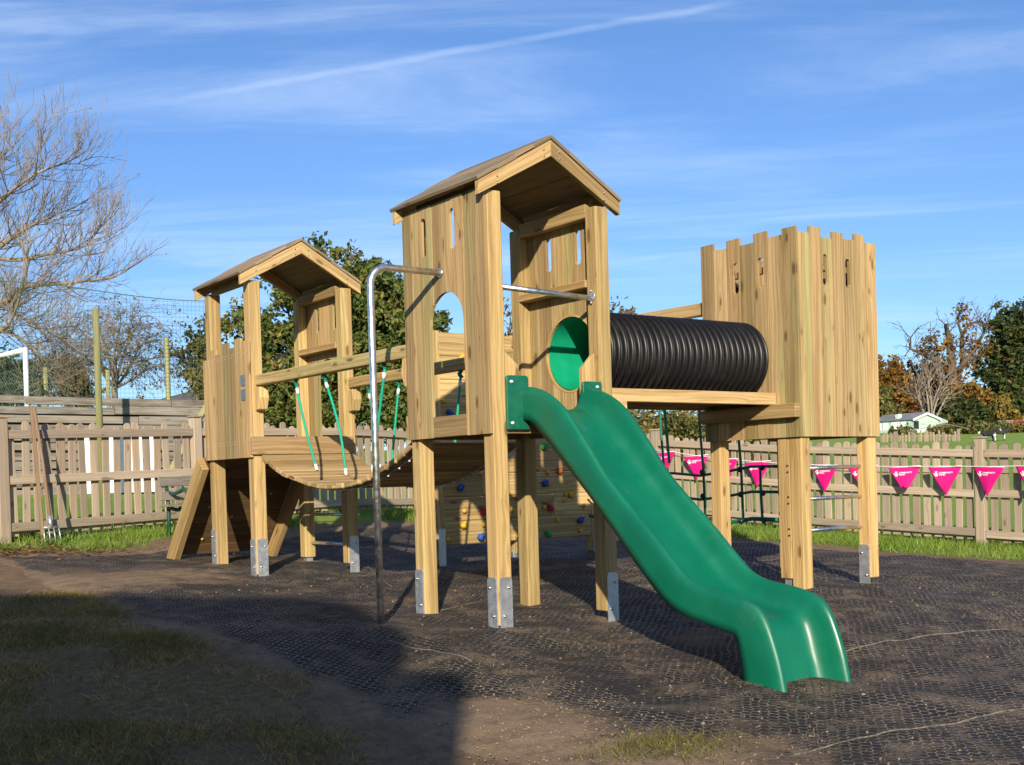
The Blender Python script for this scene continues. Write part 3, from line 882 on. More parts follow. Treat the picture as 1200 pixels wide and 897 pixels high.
# deck, joists
mb = MB(21)
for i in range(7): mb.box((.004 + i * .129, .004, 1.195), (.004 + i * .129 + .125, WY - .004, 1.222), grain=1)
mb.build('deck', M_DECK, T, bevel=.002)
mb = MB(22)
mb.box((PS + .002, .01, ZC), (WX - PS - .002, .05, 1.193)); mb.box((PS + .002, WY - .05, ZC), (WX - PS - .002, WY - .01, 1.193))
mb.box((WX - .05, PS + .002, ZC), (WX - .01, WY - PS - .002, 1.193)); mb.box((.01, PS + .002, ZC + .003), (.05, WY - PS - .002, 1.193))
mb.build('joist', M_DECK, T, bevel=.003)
# chamfered cheeks each side of the slide entrance
mb = MB(23); mb.prism([(PS + .001, 1.2235), (PS + .13, 1.2235), (PS + .13, 1.515), (PS + .001, 1.62)], lambda u, v, t: (u, .045 + t, v), 0, .035, grain=(0, 1)); mb.build('cheek_board', M_POST, T, bevel=.004)
mb = MB(24); mb.prism([(WX - PS - .001, 1.2235), (WX - PS - .10, 1.2235), (WX - PS - .10, 1.515), (WX - PS - .001, 1.612)], lambda u, v, t: (u, .045 + t, v), 0, .035, grain=(0, 1)); mb.build('cheek_board', M_POST, T, bevel=.004)
# steel grab bar
g_ = MB(25).tube([(PS, .05, 1.965), (WX - PS, .05, 1.945)], .0165, 12).build('grab_bar', M_STEEL, T)
mb = MB(26)
for x in (PS + .004, WX - PS - .004):
    mb.tube([(x - .004, .05, 1.955), (x + .004, .05, 1.955)], .030, 14)
    for dz_ in (-.036, .036): mb.blob((x + (.006 if x < .4 else -.006), .05, 1.955 + dz_), .008, 6, 4)
mb.build('flange', M_GALV, g_)
# bridge-side threshold board
MB(27).box((PS + .001, WY - .03, 1.15), (WX - PS - .001, WY + .012, 1.255)).build('threshold_board', M_WOOD, T, bevel=.003)
MB(28).box((-.024, WY + .001, ZC - .0), (.02, WY + .021, ZC + .15)).build('corner_block', M_POST, T, bevel=.003)

# ---------------------------------------------------------------- steel pole
pb = Vector((-.506, .452, 0)); pb.z = gnd(pb.x, pb.y) - .02
zt_ = 2.096; rr_ = .11
pts = [(pb.x, pb.y, pb.z), (pb.x, pb.y, 1.2), (pb.x, pb.y, zt_ - rr_)]
for i in range(1, 9):
    a = math.pi / 2 * i / 8
    pts.append((pb.x + rr_ * (1 - math.cos(a)), pb.y, zt_ - rr_ + rr_ * math.sin(a)))
pts.append((-.026, pb.y, zt_))
POLE = thing('fireman_pole', 'bent stainless steel sliding pole beside the tall gabled tower', 'sliding pole', (pb.x, pb.y, pb.z))
MB(30).tube(pts, .0205, 16).build('pole', M_STEEL, POLE)
MB(31).tube([(-.032, pb.y, zt_), (-.0245, pb.y, zt_)], .027, 16).build('flange', M_STEEL, POLE)

# ---------------------------------------------------------------- slide
SL = thing('slide', 'glossy dark green plastic slide running down from the tall tower to the matting', 'slide', (.45, -1.0, -.1))
st = [((.005, 1.38), (.012, 1.20)), ((-.08, 1.378), (-.07, 1.19)), ((-.18, 1.352), (-.13, 1.155)), ((-.27, 1.31), (-.185, 1.108)), ((-.36, 1.247), (-.25, 1.055)), ((-.43, 1.178), (-.33, .985)), ((-.56, 1.03), (-.45, .875)), ((-.70, .862), (-.58, .757)), ((-.88, .700), (-.75, .590)), ((-1.05, .553), (-.92, .418)), ((-1.18, .430), (-1.04, .305)),
      ((-1.28, .348), (-1.135, .226)), ((-1.38, .312), (-1.25, .173)), ((-1.47, .298), (-1.38, .145)), ((-1.56, .284), (-1.49, .122)), ((-1.64, .266), (-1.575, .104)), ((-1.71, .238), (-1.60, .07)), ((-1.76, .185), (-1.608, .03)), ((-1.80, .10), (-1.616, -.02)), ((-1.84, -.02), (-1.624, -.08)), ((-1.872, -.17), (-1.634, -.17))]
def cr(p0, p1, p2, p3, t):
    return .5 * ((2 * p1) + (-p0 + p2) * t + (2 * p0 - 5 * p1 + 4 * p2 - p3) * t * t + (-p0 + 3 * p1 - 3 * p2 + p3) * t ** 3)
A_ = np.array([a + b for a, b in st]); fine = []
for i in range(len(A_) - 1):
    p = [A_[max(i - 1, 0)], A_[i], A_[i + 1], A_[min(i + 2, len(A_) - 1)]]
    for j in range(4): fine.append(cr(*p, j / 4))
fine.append(A_[-1]); fine = np.array(fine)
xc, hw = .45, .25
sec = [(-1.0, 1.0), (-1.0, .75), (-1.0, .45), (-.998, .22), (-.985, .09), (-.955, .02), (-.915, 0), (-.872, .025), (-.835, .10), (-.80, .24), (-.755, .42), (-.69, .56), (-.60, .64), (-.48, .675), (-.25, .685), (0, .687)]
sec = sec + [(-a, b) for a, b in sec[-2::-1]]
V = []; nn_ = len(sec)
for i, r in enumerate(fine):
    lip = Vector((0, r[0], r[1])); low = Vector((0, r[2], r[3])); s_ = i / (len(fine) - 1)
    fl = 1 + .0 * max(0, (s_ - .8) / .2)
    fd = 1.0
    for (a, b) in sec:
        bb = b
        q = lip.lerp(low, bb)
        e_ = max(0, (s_ - .93) / .07) * max(0, 1 - (a / .8) ** 2)
        V.append((xc + a * hw * fl, q.y - .02 * e_, q.z + .035 * e_))
F_ = [(i * nn_ + j, i * nn_ + j + 1, (i + 1) * nn_ + j + 1, (i + 1) * nn_ + j) for i in range(len(fine) - 1) for j in range(nn_ - 1)]
# trim the trough end so that it arches a little above the mat
mb = MB(40); mb.raw(V, F_)
chute = mb.build('chute', M_SLIDE, SL)
so = chute.modifiers.new('thick', 'SOLIDIFY'); so.thickness = .008; so.offset = 0
def plate(mb, x0, x1, z0, z1, y0, y1):
    r = .022; P_ = []
    for cx_, cz_, a0 in ((x1 - r, z1 - r, 0), (x0 + r, z1 - r, 90), (x0 + .004, z0 + .004, 180), (x1 - .004, z0 + .004, 270)):
        rr2 = r if a0 < 180 else .004
        for i in range(5):
            a = R(a0 + 22.5 * i); P_.append((cx_ + rr2 * math.cos(a), cz_ + rr2 * math.sin(a)))
    mb.prism(P_, lambda u, v, t: (u, y0 + t, v), 0, y1 - y0)
mb = MB(41); plate(mb, .086, .245, 1.142, 1.452, -.022, -.002); p1 = mb.build('flange_plate', M_PLATE, SL, bevel=.003)
mb = MB(42); plate(mb, .655, .806, 1.142, 1.432, -.022, -.002); p2 = mb.build('flange_plate', M_PLATE, SL, bevel=.003)
for p_, bs in ((p1, ((.118, 1.415), (.118, 1.18))), (p2, ((.765, 1.40), (.765, 1.18)))):
    b_ = MB(43)
    for x, z in bs: b_.blob((x, -.025, z), (.013, .008, .009), 8, 5)
    b_.build('bolt', M_CRIMP, p_)
mb = MB(44)
for i in range(16): mb.blob((.30 + .30 * mb.rnd.random(), -1.74 + .06 * mb.rnd.random(), -.165), (.022, .018, .014), 7, 5, jit=.2)
mb.build('footing', simple('pale_footing', (.34, .29, .21), .9, 0, .4, 60), SL)

# ---------------------------------------------------------------- corrugated tunnel
TU = thing('crawl_tunnel', 'black corrugated crawl tunnel on timber beams joining the tall tower and castle tower', 'crawl tunnel', (1.65, .3, 1.3))
ty, tz = .315, 1.645
tyx = lambda x: .350 - .038 * (x - .9) / 1.52
NR = 27; x0_, x1_ = .911, 2.42; n = 56; ring = []; L = x1_ - x0_
prof = []
for i in range(NR):
    for q, rad in ((.0, .234), (.20, .235), (.28, .258), (.36, .2715), (.50, .2750), (.64, .2715), (.72, .258), (.80, .235)):
        prof.append((x0_ + (i + q) / NR * L, rad))
prof.append((x1_, .234))
V = [(x, tyx(x) + r * math.cos(2 * math.pi * j / n), tz + r * math.sin(2 * math.pi * j / n)) for x, r in prof for j in range(n)]
F_ = [(i * n + j, (i + 1) * n + j, (i + 1) * n + (j + 1) % n, i * n + (j + 1) % n) for i in range(len(prof) - 1) for j in range(n)]
mb = MB(50); mb.raw(V, F_); mb.build('tunnel_shell', M_TUNNEL, TU)
V = [(x, tyx(x) + .230 * math.cos(2 * math.pi * j / n), tz + .230 * math.sin(2 * math.pi * j / n)) for x in np.linspace(.890, 2.44, 8) for j in range(n)]
F_ = [(i * n + j, i * n + (j + 1) % n, (i + 1) * n + (j + 1) % n, (i + 1) * n + j) for i in range(7) for j in range(n)]
mb = MB(51); mb.raw(V, F_); mb.build('tunnel_liner', M_LINER, TU)
for y in (-.0, .60): MB(52 + int(y * 10)).box((WX + .002, y, 1.318), (2.419, y + .045, 1.40)).build('side_beam', M_WOOD, TU, bevel=.004)
mb = MB(55)
for i in range(5): mb.box((WX + .004, .048 + i * .109, 1.345), (2.418, .048 + i * .109 + .106, 1.368))
mb.build('platform_boards', M_DECK, TU, bevel=.002)
mb = MB(56); mb.box((WX + .002, -.075, 1.255), (WX + .05, .64, 1.3165)); mb.build('cross_beam', M_POST, TU, bevel=.004)
mb = MB(57); mb.box((2.365, -.205, 1.222), (2.4175, .68, 1.3165)); mb.build('cross_beam', M_POST, TU, bevel=.004)

# ---------------------------------------------------------------- castle tower
DX, DY, DWX, DWY, ZT, ZD = 2.443, -.179, .84, .835, 2.52, 1.091
D_ = thing('castle_tower', 'timber castle tower with battlement top and slit windows at the tunnel end', 'castle tower', (DX, DY, 0))
add_post(D_, DX, DY, .0, 2.40, 61)
add_post(D_, DX + DWX - PS, DY, .06, 2.40, 62, ['-x'])
add_post(D_, DX, DY + DWY - PS, .0, 2.40, 63)
add_post(D_, DX + DWX - PS, DY + DWY - PS, .0, 2.40, 64)
gx_ = gnd(DX, DY + .15)
o = MB(65).box((DX, DY + PS + .001, gx_ + .07), (DX + PS, DY + 2 * PS + .001, 1.20)).build('bar_post', M_POST, D_, bevel=.006, seg=2)
MB(66).box((DX + .02, DY + PS + .02, gx_ - .1), (DX + .08, DY + 2 * PS - .02, gx_ + .068)).build('post_shoe', M_GALV, o)
def cren(a, b, n, seed, hi0):
    r = random.Random(seed); w = (b - a) / n; out = []
    for i in range(n):
        h = ZT if (i + hi0) % 2 == 0 else ZT - .050
        out.append((a + i * w, a + (i + 1) * w, ZD, h + r.uniform(-.009, .007)))
    return out
mb = MB(67); panel(mb, cren(DY - .022, DY + DWY + .02, 7, 1, 0), [h_slit(DY + .519, .052, 2.13, 2.348), h_slit(DY + .292, .052, 2.135, 2.348), h_circ(ty, tz, .245)], lambda u, z, t: (DX - .001 - t, u, z), .02); mb.build('clad_panel', M_CLAD, D_)
mb = MB(68); panel(mb, cren(DX - .0, DX + DWX + .02, 7, 2, 1), [h_slit(2.728, .052, 2.135, 2.349), h_slit(2.971, .052, 2.132, 2.336)], lambda u, z, t: (u, DY - .001 - t, z), .02); mb.build('clad_panel', M_CLAD, D_)
mb = MB(69); panel(mb, cren(DY, DY + DWY + .02, 8, 3, 1), [h_slit(DY + .52, .052, 2.13, 2.348), h_slit(DY + .29, .052, 2.13, 2.348)], lambda u, z, t: (DX + DWX + .001 + t, u, z), .02); mb.build('clad_panel', M_CLAD, D_)
mb = MB(70); panel(mb, cren(DX, DX + DWX, 8, 4, 1), [h_arch(DX + .45, .42, ZD - .01, 1.95), h_slit(DX + .16, .052, 2.13, 2.35)], lambda u, z, t: (u, DY + DWY + .001 + t, z), .019); mb.build('clad_panel', M_CLAD, D_)
mb = MB(71)
for z in (2.02, 2.24):
    mb.box((DX + PS, DY + .004, z), (DX + DWX - PS, DY + .04, z + .045)); mb.box((DX + PS, DY + DWY - .04, z), (DX + DWX - PS, DY + DWY - .004, z + .045))
    mb.box((DX + .004, DY + PS, z + .001), (DX + .04, DY + DWY - PS, z + .046)); mb.box((DX + DWX - .04, DY + PS, z + .001), (DX + DWX - .004, DY + DWY - PS, z + .046))
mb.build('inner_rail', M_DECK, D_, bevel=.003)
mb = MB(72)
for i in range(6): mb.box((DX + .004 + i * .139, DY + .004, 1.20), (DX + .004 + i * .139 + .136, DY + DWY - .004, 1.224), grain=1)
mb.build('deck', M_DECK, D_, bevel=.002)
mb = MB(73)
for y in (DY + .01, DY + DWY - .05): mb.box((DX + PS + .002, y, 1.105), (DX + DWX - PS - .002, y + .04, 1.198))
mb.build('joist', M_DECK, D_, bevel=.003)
yb_ = DY + PS + .05
for zz, (pa, pb2) in zip((.875, .66, .44), (((946, 549), (1006, 547)),) * 3):
    o = MB(int(zz * 99)).tube([(DX + PS + .002, yb_, zz), (DX + DWX - PS + .02, DY + PS - .03, zz + .005)], .014, 10).build('steel_rung', M_STEEL, D_)
    f_ = MB(5)
    f_.tube([(DX + PS + .001, yb_, zz), (DX + PS + .007, yb_, zz)], .035, 12)
    f_.build('flange', M_GALV, o)
    f_ = MB(6)
    for dz_ in (-.022, .022): f_.blob((DX - .003, yb_ - .035, zz + dz_), .0075, 6, 4)
    f_.build('bolt', M_BLACKP, o)

# ---------------------------------------------------------------- far gabled tower with the slatted bridge
CX, CY, ZCC = -.03, 3.13, 1.091; dz = ZCC - ZC
C_ = thing('play_tower', 'open-sided gabled timber play tower at the far end of the slatted bridge', 'play tower', (CX, CY, .15), 'timber play towers')
add_post(C_, CX, CY, .02, 2.50 + dz, 81, ['-x', '-y'])
add_post(C_, CX, CY + WY - PS, .0, 2.50 + dz, 82, ['-x'])
add_post(C_, CX + WX - PS, CY, .075, 2.50 + dz, 83, ['-y'])
add_post(C_, CX + WX - PS, CY + WY - PS, .045, 2.50 + dz, 84)
tower_roof(C_, CX, CY, dz, 85)
hs = [1.995, 1.955, 2.02, 1.965, 1.985, 1.935, 1.9]
bs = []; w = (WY + .02) / 7
hs2 = [2.01, 2.04, 1.98, 2.03, 1.955, 2.0, 1.93]
for i in range(7): bs.append((CY - .012 + i * w, CY - .012 + (i + 1) * w, ZCC, hs2[i] - .01))
mb = MB(86); panel(mb, bs, [], lambda u, z, t: (CX - .003 - t, u, z), .022); cp = mb.build('clad_panel', M_CLAD, C_)
mb = MB(87)
for z in (1.21, 1.90):
    for i in range(7):
        for q in (.2, .4, .6, .8):
            mb.blob((CX - .026, CY - .012 + (i + q) * w, z + (.01 if q in (.2, .6) else -.01)), (.0025, .0045, .0045), 6, 4)
mb.build('screw', M_GALV, cp)
for z in (1.652, 1.54):
    b_ = MB(88); b_.box((CX - .029, CY + .06, z), (CX - .0255, CY + .135, z + .085)); pq = b_.build('plaque', M_GALVG, cp)
    b_ = MB(89); b_.box((CX - .0305, CY + .072, z + .045), (CX - .0292, CY + .123, z + .072)); b_.build('plaque_face', simple('plaque_face', (.10, .11, .13), .4, 0, .3, 200), pq) if False else None
mb = MB(90)
panel(mb, split(CY + .085, CY + WY - .085, 6, 1.19, 2.52 + dz, 0, 9), [h_arch(CY + .40, .34, 1.18, 1.93), h_slit(CY + .26, .052, 2.16, 2.38), h_slit(CY + .56, .052, 2.16, 2.38)], lambda u, z, t: (CX + .886 + t, u, z), .022)
mb.build('clad_panel', M_CLAD, C_)
for z0, z1, nm in ((2.42, 2.50, 'top_rail'), (1.985, 2.035, 'shelf_rail')):
    mb = MB(int(z0 * 51)); mb.box((CX + (.800 if z0 < 2.2 else .815), CY + PS + .001, z0), (CX + .8855, CY + WY - PS - .001, z1)); mb.build(nm, M_WOOD, C_, bevel=.004)
mb = MB(92)
for i in range(7): mb.box((CX + .004 + i * .129, CY + .004, 1.165), (CX + .004 + i * .129 + .125, CY + WY - .004, 1.19), grain=1)
mb.build('deck', M_DECK, C_, bevel=.002)
MB(93).box((CX - .024, CY - .028, ZCC + .02), (CX + WX - .04, CY - .002, ZCC + .16)).build('threshold_board', M_DECK, C_, bevel=.003)
mb = MB(94)
mb.box((CX + PS + .002, CY + .01, ZCC), (CX + WX - PS - .002, CY + .05, 1.163)); mb.box((CX + PS + .002, CY + WY - .05, ZCC), (CX + WX - PS - .002, CY + WY - .01, 1.163))
mb.build('joist', M_DECK, C_, bevel=.003)
for zz in (.608, .36):
    MB(int(zz * 100)).tube([(CX + .87, CY + PS, zz), (CX + .87, CY + WY - PS, zz)], .014, 10).build('steel_rung', M_STEEL, C_)
MB(96).tube([(CX + .05, CY + WY - .05, 1.78), (CX + WX - .05, CY + WY - .05, 1.78)], .014, 10).build('steel_rail', M_STEEL, C_)

# ---------------------------------------------------------------- inclined climbing ramp on the far tower
RP = thing('climbing_ramp', 'sloping timber climbing ramp with hand holds leaning on the far gabled tower', 'climbing ramp', (.4, 4.5, .2))
ya_, za_, yb2, zb2 = 3.99, 1.10, 4.80, .20
for x in (CX - .06, CX + WX - .03):
    MB(100 + int(x * 10)).bar((x, ya_, za_ - .03), (x, yb2, zb2 - .02), .06, .15, up=(0, 1, 1)).build('stringer', M_POST, RP, bevel=.005)
    s_ = MB(103); s_.bar((x, yb2 - .05, zb2 + .02), (x, yb2 + .05, zb2 - .12), .075, .05, up=(0, 1, 1)); s_.build('post_shoe', M_GALV, RP, bevel=.004)
dirr = Vector((0, yb2 - ya_, zb2 - za_)); Ld = dirr.length; dirr.normalize(); nrr = Vector((0, -dirr.z, dirr.y))
Mr = Matrix((Vector((1, 0, 0)), dirr, nrr)).transposed(); mb = MB(104); nb = 9
for i in range(nb):
    s0 = .02 + i * (Ld - .06) / nb; w = (Ld - .06) / nb
    mb.obox(Vector((CX + WX / 2 - .045, ya_, za_ + .05)) + dirr * (s0 + w / 2), (WX - .05, w - .004, .028), Mr, 0)
mb.build('ramp_boards', M_RAMPSHADE, RP, bevel=.003)
r_ = random.Random(8)
for i in range(7):
    c = Vector((CX + .12 + (i % 3) * .3 + r_.uniform(-.05, .05), ya_, za_ + .05)) + dirr * (.2 + i * .13)
    hb = MB(110 + i); hb.blob(c + nrr * .025, (.035, .035, .025), 8, 6, M=Mr, jit=.15); hb.blob(c - nrr * .018, (.014, .014, .010), 8, 5, M=Mr)
    h_ = hb.build('hand_hold', HOLD[('yellow', 'blue', 'red', 'green')[i % 4] if False else 'yellow'], RP)

# ---------------------------------------------------------------- slatted bridge
BR = thing('slat_bridge', 'sagging slatted timber bridge with handrails and green ropes between the gabled towers', 'rope bridge', (.44, 2, .85))
ymin, ymax = WY + .02, CY - .02
ctrl_b = [(.90, 1.10), (1.05, 1.035), (1.38, .926), (1.67, .865), (2.03, .846), (2.30, .866), (2.77, .956), (3.0, 1.04), (3.11, 1.10)]
cb = np.array(ctrl_b); dense = []
for i in range(len(cb) - 1):
    p = [cb[max(i - 1, 0)], cb[i], cb[i + 1], cb[min(i + 2, len(cb) - 1)]]
    for j in range(20): dense.append(cr(*p, j / 20))
dense.append(cb[-1]); dense = np.array(dense)
sl_ = np.concatenate([[0], np.cumsum(np.hypot(*np.diff(dense, axis=0).T))]); tot = sl_[-1]; nsl = 19
for i in range(nsl):
    a0, a1 = i / nsl * tot + .012, (i + 1) / nsl * tot - .012
    p0 = np.array([np.interp(a0, sl_, dense[:, 0]), np.interp(a0, sl_, dense[:, 1])]); p1 = np.array([np.interp(a1, sl_, dense[:, 0]), np.interp(a1, sl_, dense[:, 1])])
    d = Vector((0, p1[0] - p0[0], p1[1] - p0[1])); w = d.length; d.normalize(); nr = Vector((0, -d.z, d.y))
    M = Matrix((Vector((1, 0, 0)), d, nr)).transposed()
    c = Vector((.44, (p0[0] + p1[0]) / 2, (p0[1] + p1[1]) / 2))
    MB(120 + i).obox(c, (.82 + (.016 if i % 3 == 0 else 0), w, .036), M, 0).build('slat', M_WOOD if i % 2 else M_CLAD, BR, bevel=.006)
for x in (.10, .78):
    c_ = MB(140); pts = [(x, y, z - .024) for y, z in dense[::3]]
    c_.tube(pts, .006, 6)
    ch = c_.build('chain', M_GALV, BR)
    c_ = MB(141)
    for q in range(5, len(dense) - 4, 8): c_.blob((x, dense[q][0], dense[q][1] - .034), (.008, .008, .006), 6, 4)
    c_.build('bolt', M_CRIMP, ch)
for x, z0, z1 in ((.035, 1.682, 1.688), (.855, 1.69, 1.69)):
    hr = MB(150 + int(x * 10)).bar((x, WY + .001, z0), (x, CY - .001, z1), .07, .085).build('handrail', M_WOOD, BR, bevel=.012, seg=2)
    b_ = MB(152 + int(x * 9))
    b_.prism([(CY - .002, 1.635), (CY - .075, 1.635), (CY - .095, 1.55), (CY - .06, 1.46), (CY - .002, 1.45)], lambda u, v, t: (x - .04 + t, u, v), 0, .08, grain=(0, 1)); b_.build('bracket', M_POST, BR, bevel=.005)
    b_ = MB(153 + int(x * 9))
    b_.prism([(WY + .002, 1.64), (WY + .075, 1.64), (WY + .095, 1.55), (WY + .06, 1.46), (WY + .002, 1.45)], lambda u, v, t: (x - .04 + t, u, v), 0, .08, grain=(0, 1)); b_.build('bracket', M_POST, BR, bevel=.005)
def rope_hang(top, bot, sag, seed):
    top = Vector(top); bot = Vector(bot); P_ = []
    for i in range(11):
        t = i / 10; p = top.lerp(bot, t); p.y -= sag * math.sin(math.pi * t); P_.append(p)
    o = MB(seed).tube(P_, .0095, 8).build('rope', M_ROPE, BR)
    c_ = MB(seed + 1); d = (P_[1] - P_[0]).normalized(); a = P_[0].lerp(P_[1], .35)
    c_.tube([a, a + d * .045], .0125, 10); d2 = (P_[-1] - P_[-2]).normalized(); c_.tube([P_[-1] - d2 * .05, P_[-1]], .0118, 10); c_.build('ferrule', M_CRIMP, o)
    k_ = MB(seed + 2)
    for i in range(5):
        a_ = 1.2 * i; k_.blob(top + Vector((.006 * math.cos(a_), .008 * math.sin(a_), .004 + .010 * i)), (.017, .017, .011), 8, 5)
    k_.build('knot', M_ROPED, o)
rope_hang((.05, 2.52, 1.60), (.05, 2.235, .965), -.02, 160)
rope_hang((.05, 2.075, 1.605), (.05, 1.81, .92), .05, 163)
rope_hang((.05, 1.25, 1.605), (.05, 1.45, .935), .0, 166)
rope_hang((.86, 2.86, 1.60), (.80, 2.62, .96), .02, 170)
rope_hang((.86, 2.40, 1.61), (.80, 2.46, .93), .0, 173)
rope_hang((.86, 1.557, 1.60), (.82, 1.64, .90), .0, 176)

# ---------------------------------------------------------------- climbing wall at the back
WALL = thing('climbing_wall', 'tall horizontal-board climbing wall with coloured hand holds behind the bridge', 'climbing wall', (2.5, 3.05, .13))
ex0, ex1, ey = 1.70, 3.33, 3.06
nbd = 9; zb_, zt2 = .305, 2.145; mb = MB(180)
for i in range(nbd):
    w = (zt2 - zb_) / nbd
    xm_ = [2.35, 2.9, 2.1, 3.33, 2.7][i % 5]
    for a, b in ((ex0 - .03, xm_), (xm_, ex1 + .03)):
        if b - a > .1: mb.box((a + .001, ey, zb_ + i * w + .0006), (b - .001, ey + .032, zb_ + (i + 1) * w - .0006), grain=0)
mb.build('wall_boards', M_POST, WALL, bevel=.010)
for x, sh in ((1.60, ['-y']), (2.48, None), (3.36, ['-y'])):
    g0 = gnd(x, ey)
    yy = ey + (0 if x != 2.48 else .034)
    o = MB(int(x * 40)).box((x, yy + .001, g0 + (.02 if sh else .05)), (x + PS - .005, yy + .095, 2.16)).build('post', M_POST, WALL, bevel=.006)
    s_ = MB(int(x * 41))
    if sh: s_.box((x + .01, yy - .012, g0 - .1), (x + .085, yy - .001, g0 + .33))
    else: s_.box((x - .02, yy + .02, g0 - .1), (x + .10, yy + .08, g0 + .07))
    s_.build('post_shoe', M_GALV, o, bevel=.002)
def hold(px_i, py_i, col, big):
    d = at(px_i, py_i, 1.) - CAM; t = (ey - CAM.y) / d.y; c = CAM + d * t
    if not (ex0 < c.x < ex1 and zb_ < c.z < zt2): return
    hb = MB(int(px_i * 7 + py_i)); r = random.Random(int(px_i * 3 + py_i))
    if big:
        M = Matrix.Rotation(r.uniform(-.8, .8), 3, 'Y')
        hb.blob(c + Vector((0, -.02, 0)), (.036, .030, .030), 10, 7, M=M, jit=.14); hb.blob(c + Vector((r.uniform(-.025, .025), -.03, .018)), (.022, .024, .020), 8, 6, jit=.12)
    else:
        hb.blob(c + Vector((0, -.014, 0)), (.021, .02, .021), 9, 6, jit=.06)
    o = hb.build('hand_hold', HOLD[col], WALL)
for q in ((538.5, 572, 'blue', 1), (562, 554, 'yellow', 0), (520, 586, 'yellow', 0), (543, 599, 'yellow', 0), (565, 600.5, 'red', 1), (542, 616, 'yellow', 1), (566, 615, 'yellow', 0), (524, 632, 'yellow', 0), (562, 630, 'blue', 1),
          (605.5, 629, 'yellow', 0), (606, 582, 'orange', 1), (607, 538, 'yellow', 0), (636, 524, 'green', 1), (641, 554, 'yellow', 0), (654.5, 552, 'orange', 1), (637, 567, 'blue', 1), (668, 580, 'yellow', 1), (662, 579.5, 'yellow', 0),
          (644, 595.5, 'red', 1), (637, 594.5, 'yellow', 0), (683, 593, 'yellow', 0), (679, 610, 'blue', 1), (652.5, 610, 'yellow', 0), (679, 622, 'yellow', 0), (641, 626, 'green', 1), (599, 598, 'yellow', 0), (540, 420, 'yellow', 1), (519, 470, 'yellow', 0), (526, 485, 'blue', 1), (530, 432, 'yellow', 0), (700, 560, 'yellow', 0)):
    hold(q[0], q[1] + (28 if q[1] < 520 and False else 0), q[2], q[3])

# ---------------------------------------------------------------- net walk between the castle tower and the climbing wall
NT = thing('rope_net_walk', 'green rope net walk hung under a timber beam behind the castle tower', 'rope net', (2.9, 1.9, 1))
for x, z in ((DX + .05, 2.075), (DX + DWX - .05, 2.075)):
    MB(200 + int(x * 9)).bar((x, DY + DWY + .022, z), (x, ey - .002, z + .02), .075, .095).build('beam', M_WOOD, NT, bevel=.008)
MB(203).tube([(DX + .05, DY + DWY + .02, 1.985), (DX + .05, ey - .005, 2.0)], .012, 8).build('steel_rail', M_STEEL, NT)
xn = 3.21; ys = [1.056, 1.47, 1.93, 2.38, 2.8]
for i, y in enumerate(ys):
    MB(210 + i).tube([(xn, y, 2.06), (xn - .01, y + .01, 1.3), (xn, y - .01, .9), (xn + .02, y, .47)], .0105, 8).build('rope', M_ROPED, NT)
for i, y in enumerate((.822, 1.25)):
    MB(220 + i).tube([(xn - .03, y, .89), (xn - .02, y + .01, .7), (xn - .03, y - .01, .47)], .0105, 8).build('rope', M_ROPED, NT)
for i, z in enumerate((.90, .70, .485)):
    MB(230 + i).tube([(xn + .015 * (q % 2), DY + DWY + .02 + q * .28, z + .02 * math.sin(q * 1.7) - .04 * math.sin(q / 8 * math.pi)) for q in range(9)], .0115 if z > .5 else .016, 8).build('rope', M_ROPED, NT)
kn = MB(240)
for y in ys + [.822, 1.25]:
    for z in (.90, .70, .485): kn.blob((xn - .005, y, z - .03 * math.sin((y - .66) / 2.3 * math.pi)), (.022, .022, .024), 8, 6)
kn.build('rope_joint', M_BLACKP, NT)
for i, y in enumerate((1.15, 1.75, 2.3)):
    MB(250 + i).tube([(DX + .05, y, 2.03), (DX + .06, y + .03, 1.4), (DX + .12, y + .05, .95)], .011, 8).build('rope', M_ROPE, NT)

